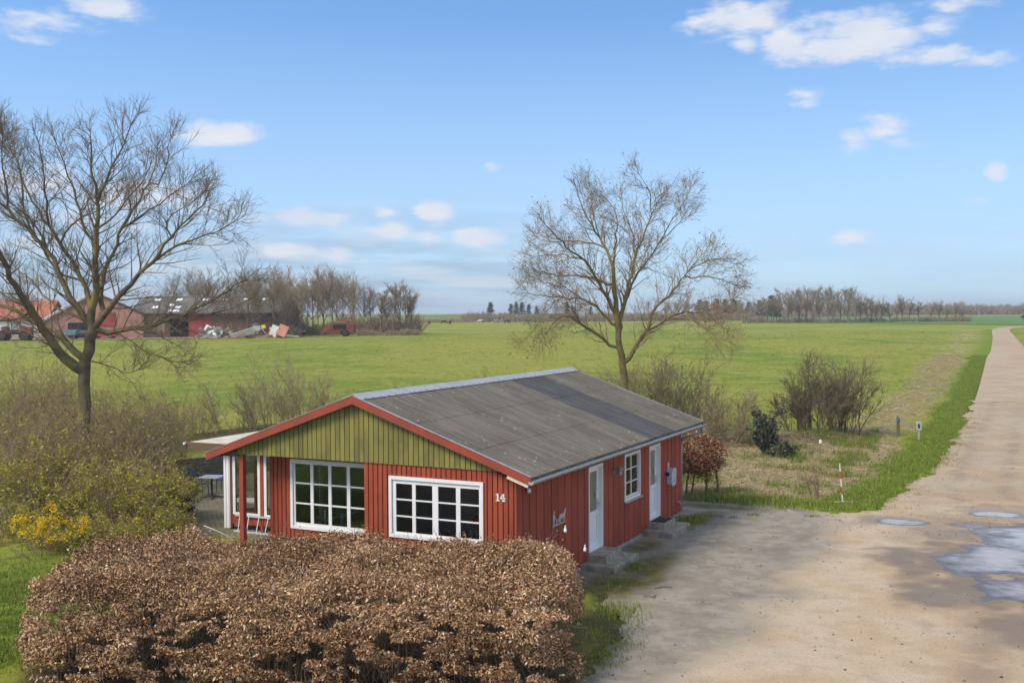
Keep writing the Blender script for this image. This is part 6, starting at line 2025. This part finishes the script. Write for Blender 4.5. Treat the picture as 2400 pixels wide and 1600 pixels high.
def mass(name, pts, D, hmin, hmax, depth, n, matn, lab, seed, r=.05, cat='scrub'):
    """far scrub that reads as one mass: many upright twig fans along a line of picture columns"""
    global rng
    rng = np.random.default_rng(seed); a0, a1 = pts
    px = rng.uniform(a0, a1, n); d = D + rng.uniform(0, depth, n)
    P = np.stack([CAM[0] + FH[0] * d + RH[0] * (px - 1200) / FPX * d, CAM[1] + FH[1] * d + RH[1] * (px - 1200) / FPX * d, hgt(d) - .1], 1)
    hh = hmin + (hmax - hmin) * np.clip(fbm(px * .05, d * .02, 1.0, seed + 3) * 1.6 - .3, 0, 1); hh = hh * rng.uniform(.6, 1.1, n)
    A = grow(P, np.concatenate([rng.normal(size=(n, 2)) * .35, np.ones((n, 1))], 1), hh, 4, .16, .04)
    acc = Acc(); V, F = tubes(A, lin(np.full(n, r * 1.5), np.full(n, r * .5), 5), 3); acc.add(V, F)
    p, dd, ix, t_ = sprout(A, 5, .15, 1, (.4, 1.1)); B = grow(p, dd, hh[ix] * rng.uniform(.2, .4, len(p)), 3, .18, .04); V, F = tubes(B, lin(np.full(len(p), r * .8), np.full(len(p), r * .4), 4), 3); acc.add(V, F)
    o = acc.obj(name, M[matn], None, False, None, 'stuff'); tag(o, lab, cat)
    return o


mass('wood_undergrowth', (690, 985), 198, 1.2, 4.2, 16, 1300, 'twig_grey', 'tangled undergrowth at the foot of the farm wood', 41, .045)
mass('barn_scrub', (505, 700), 181, .8, 3.4, 4, 260, 'twig_tan', 'bare scrub growing against the long barn wall', 48, .03)
mass('dry_reeds', (835, 985), 192, .5, 1.3, 5, 900, 'twig_tan', 'strip of dry straw coloured stalks before the slender trees', 42, .03)
mass('far_scrub', (1085, 1760), 430, 2.2, 4.2, 26, 3600, 'twig_grey', 'long grey brown scrub belt across the far side of the field', 43, .10)
mass('reed_strip', (960, 1120), 420, .9, 1.8, 12, 700, 'twig_tan', 'pale reed strip below the far dyke', 44, .06)
mass('far_wood_edge', (2080, 2460), 760, 5.0, 9.0, 60, 2600, 'twig_grey', 'low far wood along the horizon beyond the green field', 45, .22, 'wood')
mass('far_wood_edge', (1700, 2090), 640, 4.0, 8.0, 50, 2200, 'twig_grey', 'far wood behind the hedgerow trees', 46, .2, 'wood')

# dyke on the horizon
def dyke():
    D = 560; b = MB(); n = 40; V = []
    for px in np.linspace(940, 1330, n):
        for dd, z in ((D - 12, PLAT - .1), (D, PLAT + 2.7), (D + 6, PLAT + 2.7), (D + 16, PLAT - .1)):
            q = W_(dd, (px - 1200) / FPX * dd); V.append((q[0], q[1], z + .15 * math.sin(px * .06)))
    F = [(i * 4 + j, i * 4 + j + 1, i * 4 + j + 5, i * 4 + j + 4) for i in range(n - 1) for j in range(3)]
    b.add(V, F); tag(b.build('dyke', pm('dyke grass', (.13, .17, .05), (.17, .20, .07), .05, .95), None, True), kind='structure')


dyke()
# hedgerow of wind-shaped trees at the far right
TH_ = [tree_mesh('h%d' % i, 8, 7.5, 640 + i, 10, 7, 7, 1.6, .04, .3) for i in range(4)]
px = 1785; i = 0
while px < 2275:
    s = 1.0 if px < 1960 else np.interp(px, [1960, 2100, 2270], [.95, .9, .62]); s *= rr.uniform(.8, 1.12)
    put_tree('hedgerow_tree', TH_[i % 4], ('twig', 'twig_grey'), place(px, 348 + rr.uniform(-4, 4)), rr.uniform(0, 6), s, 'small bare tree in the hedgerow across the field', 'hedgerow trees')
    px += rr.uniform(9, 19) * (1 if px < 2060 else 1.5); i += 1
for k_, px in enumerate(np.arange(1835, 2015, 13)):
    put_tree('tall_grove_tree', TN[k_ % 3], ('twig_grey', 'twig_grey'), place(px, 415 + rr.uniform(-6, 12)), rr.uniform(0, 6), 1.25 * rr.uniform(.92, 1.08), 'tall pale bare tree of the grove behind the hedgerow', 'tall grove trees')
for k_, px in enumerate(np.arange(1560, 1800, 14)):
    put_tree('far_bare_tree', TH_[k_ % 4], ('twig_grey', 'twig_grey'), place(px + rr.uniform(-4, 4), 455 + rr.uniform(0, 20)), rr.uniform(0, 6), rr.uniform(.75, 1.1), 'far bare tree behind the scrub belt', 'trees behind the scrub belt')
mass('hedgerow_scrub', (1740, 2275), 346, .8, 2.4, 5, 1200, 'twig_grey', 'low scrub between the hedgerow trunks', 47, .07)


def conifer_mesh(seed):
    global rng
    rng = np.random.default_rng(seed); h = 10.0
    A = grow(np.zeros((1, 3)), np.array([[0, 0, 1.0]]), np.array([h]), 8, .02, .1); t = Acc(); V, F = tubes(A, lin(np.array([.22]), np.array([.04]), 9), 6); t.add(V, F)
    n = 110; z = rng.uniform(.22, .98, n) * h; L = (1 - z / h) ** .7 * 3.2 * rng.uniform(.6, 1.1, n) + .3; a = rng.uniform(0, 6.28, n)
    P = np.stack([0 * z, 0 * z, z], 1); D = np.stack([np.cos(a), np.sin(a), np.full(n, .12)], 1); B = grow(P, D, L, 5, .08, -.03); c = Acc(); V, F = tubes(B, lin(np.full(n, .05), np.full(n, .02), 6), 3); c.add(V, F)
    pool = B[:, 1:].reshape(-1, 3); k = rng.integers(0, len(pool), 2200); V, F = leaf_quads(pool[k] + rng.normal(size=(2200, 3)) * .14, np.full(2200, .55), .1, .45); tv = rng.random(2200); c.add(V, F[:2200], tv); 
    b = np.concatenate(c.V)
    mt = npmesh('trunk', np.concatenate(t.V), np.concatenate(t.F))
    c2 = Acc(); c2.add(V, F, np.concatenate([tv, tv])); 
    return mt, npmesh('crown', np.concatenate(c2.V), np.concatenate(c2.F), tint=np.concatenate(c2.T))


M['needles'] = tintmat('dark needles', [(0, (.018, .03, .018)), (1, (.05, .075, .045))], .8)
CM = [conifer_mesh(700 + i) for i in range(3)]
for i, (px, D, s) in enumerate(((1150, 520, .82), (1198, 560, .8), (1210, 570, .9), (1224, 565, .85), (1240, 575, .8), (1258, 580, .65), (1330, 560, .85), (1342, 570, .78), (1385, 580, .7), (1640, 520, .9), (1655, 525, .95), (1680, 520, .9), (1700, 515, .92), (1718, 500, 1.0), (1724, 512, .95), (1755, 480, .78), (1780, 470, .8), (1808, 400, .98), (1820, 404, .85))):
    put_tree('conifer', CM[i % 3], ('twig', 'needles'), place(px, D), rr.uniform(0, 6), s * rr.uniform(.9, 1.1), 'dark conifer on the far wood line', 'far conifers')
for i, px in enumerate((1262, 1280, 1300, 1315, 1360, 1375, 1400, 1430, 1460, 1490, 1520)):
    put_tree('far_bare_tree', TM[i % 4], ('twig_grey', 'twig_grey'), place(px, 590 + rr.uniform(-10, 10)), rr.uniform(0, 6), .62 * rr.uniform(.85, 1.15), 'far bare tree beside the conifers on the wood line', 'bare trees on the wood line')
# conifer just reaching into the picture on the right, beyond the track
put_tree('conifer', CM[0], ('twig', 'needles'), place(2421, 250), 1.0, .82, 'green conifer beyond the bend of the track', None)

# green field beyond the hedgerow
def green_field():
    P = [(1760, 365), (2470, 345), (2600, 640), (1700, 620)]
    b = MB(); n = 20; V = []
    for j in range(n):
        t = j / (n - 1)
        for (pa, da), (pb, db) in (((1760, 360), (1700, 620)), ((2480, 262), (2600, 640))):
            q = place(pa + (pb - pa) * t, da + (db - da) * t); V.append((q[0], q[1], q[2] + .07))
    b.add(V, [(2 * j, 2 * j + 1, 2 * j + 3, 2 * j + 2) for j in range(n - 1)])
    tag(b.build('crop_field', pm('winter crop', (.085, .17, .03), (.105, .195, .04), .02, .95), None), kind='structure')


green_field()


# ------------------------------------------------------------------ cattle
def cow_mesh(graze):
    V, E, Rr = [], [], []
    def v(p, r, par=None):
        V.append(p); Rr.append(r)
        if par is not None: E.append((par, len(V) - 1))
        return len(V) - 1
    pel = v((-.62, 0, 1.12), (.27, .30)); be = v((-.1, 0, 1.02), (.33, .38), pel); ch = v((.45, 0, 1.05), (.28, .38), be); sh = v((.68, 0, 1.14), (.2, .28), ch)
    if graze: n1 = v((.98, 0, .92), (.15, .2), sh); n2 = v((1.2, 0, .55), (.11, .14), n1); hd = v((1.34, 0, .28), (.1, .11), n2); mz = v((1.42, 0, .1), (.08, .08), hd)
    else: n1 = v((.95, 0, 1.32), (.15, .2), sh); n2 = v((1.15, 0, 1.45), (.13, .14), n1); hd = v((1.36, 0, 1.36), (.1, .11), n2); mz = v((1.52, 0, 1.24), (.08, .08), hd)
    for s in (-1, 1): v((V[n2][0] - .02, s * .22, V[n2][2] + .06), (.04, .06), n2)
    for s in (-1, 1):
        a = v((.5, s * .2, .78), (.12, .14), ch); c = v((.5, s * .21, .42), (.07, .07), a); d = v((.48, s * .21, .08), (.055, .055), c); v((.52, s * .21, .0), (.06, .06), d)
        a = v((-.66, s * .2, .82), (.13, .19), pel); c = v((-.6, s * .21, .52), (.09, .1), a); d = v((-.76, s * .21, .36), (.06, .07), c); e = v((-.72, s * .21, .07), (.05, .05), d); v((-.68, s * .21, .0), (.06, .06), e)
    a = v((-.92, 0, 1.2), (.06, .06), pel); c = v((-.98, 0, .8), (.03, .03), a); v((-.98, 0, .5), (.05, .05), c)
    me = bpy.data.meshes.new('cow_body'); me.from_pydata(V, E, []); me.update()
    o = bpy.data.objects.new('tmp', me); col.objects.link(o)
    md = o.modifiers.new('s', 'SKIN')
    for i, r in enumerate(Rr): me.skin_vertices[0].data[i].radius = r
    me.skin_vertices[0].data[0].use_root = True
    o.modifiers.new('u', 'SUBSURF').levels = 1
    dg = bpy.context.evaluated_depsgraph_get(); m2 = bpy.data.meshes.new_from_object(o.evaluated_get(dg)); m2.name = 'cow_body'
    bpy.data.objects.remove(o); m2.polygons.foreach_set('use_smooth', np.ones(len(m2.polygons), bool)); return m2


def hide(name, a, c, t):
    n = NT(name); f = n.sm(n.noise(n.tc.outputs['Object'], 1.3, 2), t - .03, t + .03); return n.done(n.mix(f, a, c), .8, .2)


BR, WH = (.075, .03, .02), (.62, .58, .53)
HD = {'dark': hide('dark brown hide', BR, (.10, .045, .03), .5), 'roan': hide('white hide with brown patches', WH, (.16, .09, .07), .6), 'tan': hide('tan hide', (.34, .24, .16), (.45, .36, .27), .5), 'mixed': hide('white and brown hide', BR, WH, .45)}
CG, CS = cow_mesh(True), cow_mesh(False)
for px, py, k, g, rz, lab in ((1007, 758, 'dark', 0, 1.6, 'dark brown cow standing alone with its tail to the herd'), (1040, 757, 'dark', 1, .1, 'dark brown cow grazing next to a smaller brown cow'), (1055, 758, 'dark', 0, 1.4, 'small brown cow behind the grazing brown cow'), (1124, 756, 'roan', 0, .2, 'pale roan cow standing apart on the field'),
                              (1162, 756, 'mixed', 1, 3.3, 'white and brown cow grazing beside the tan cow'), (1176, 753, 'tan', 0, 1.3, 'tan cow seen end on between two cows'), (1188, 757, 'dark', 1, .3, 'dark brown cow beside the tan cow')):
    D = (CAM[2] - PLAT) * FPX / (py - 728.5); c = empty('cow', place(px, min(D, 390)), RZ + rz, lab, 'cow', 'grazing cattle')
    b = link('body', (CG if g else CS).copy(), None, c); b.data.materials.append(HD[k])

# ------------------------------------------------------------------ air
def haze():
    b = MB(); b.box(-3600, 3600, -3600, 3600, -1.6, 22)
    n = NT('thin haze'); n.N.remove(n.b)
    v = n.N.new('ShaderNodeVolumePrincipled')
    v.inputs['Color'].default_value = (.86, .92, 1.0, 1); v.inputs['Density'].default_value = HAZE; v.inputs['Anisotropy'].default_value = .2
    n.L.new(v.outputs[0], n.out.inputs['Volume'])
    tag(b.build('haze', n.m), 'thin pale haze over the whole landscape', 'haze', kind='stuff')


HAZE = 0.00035
haze()
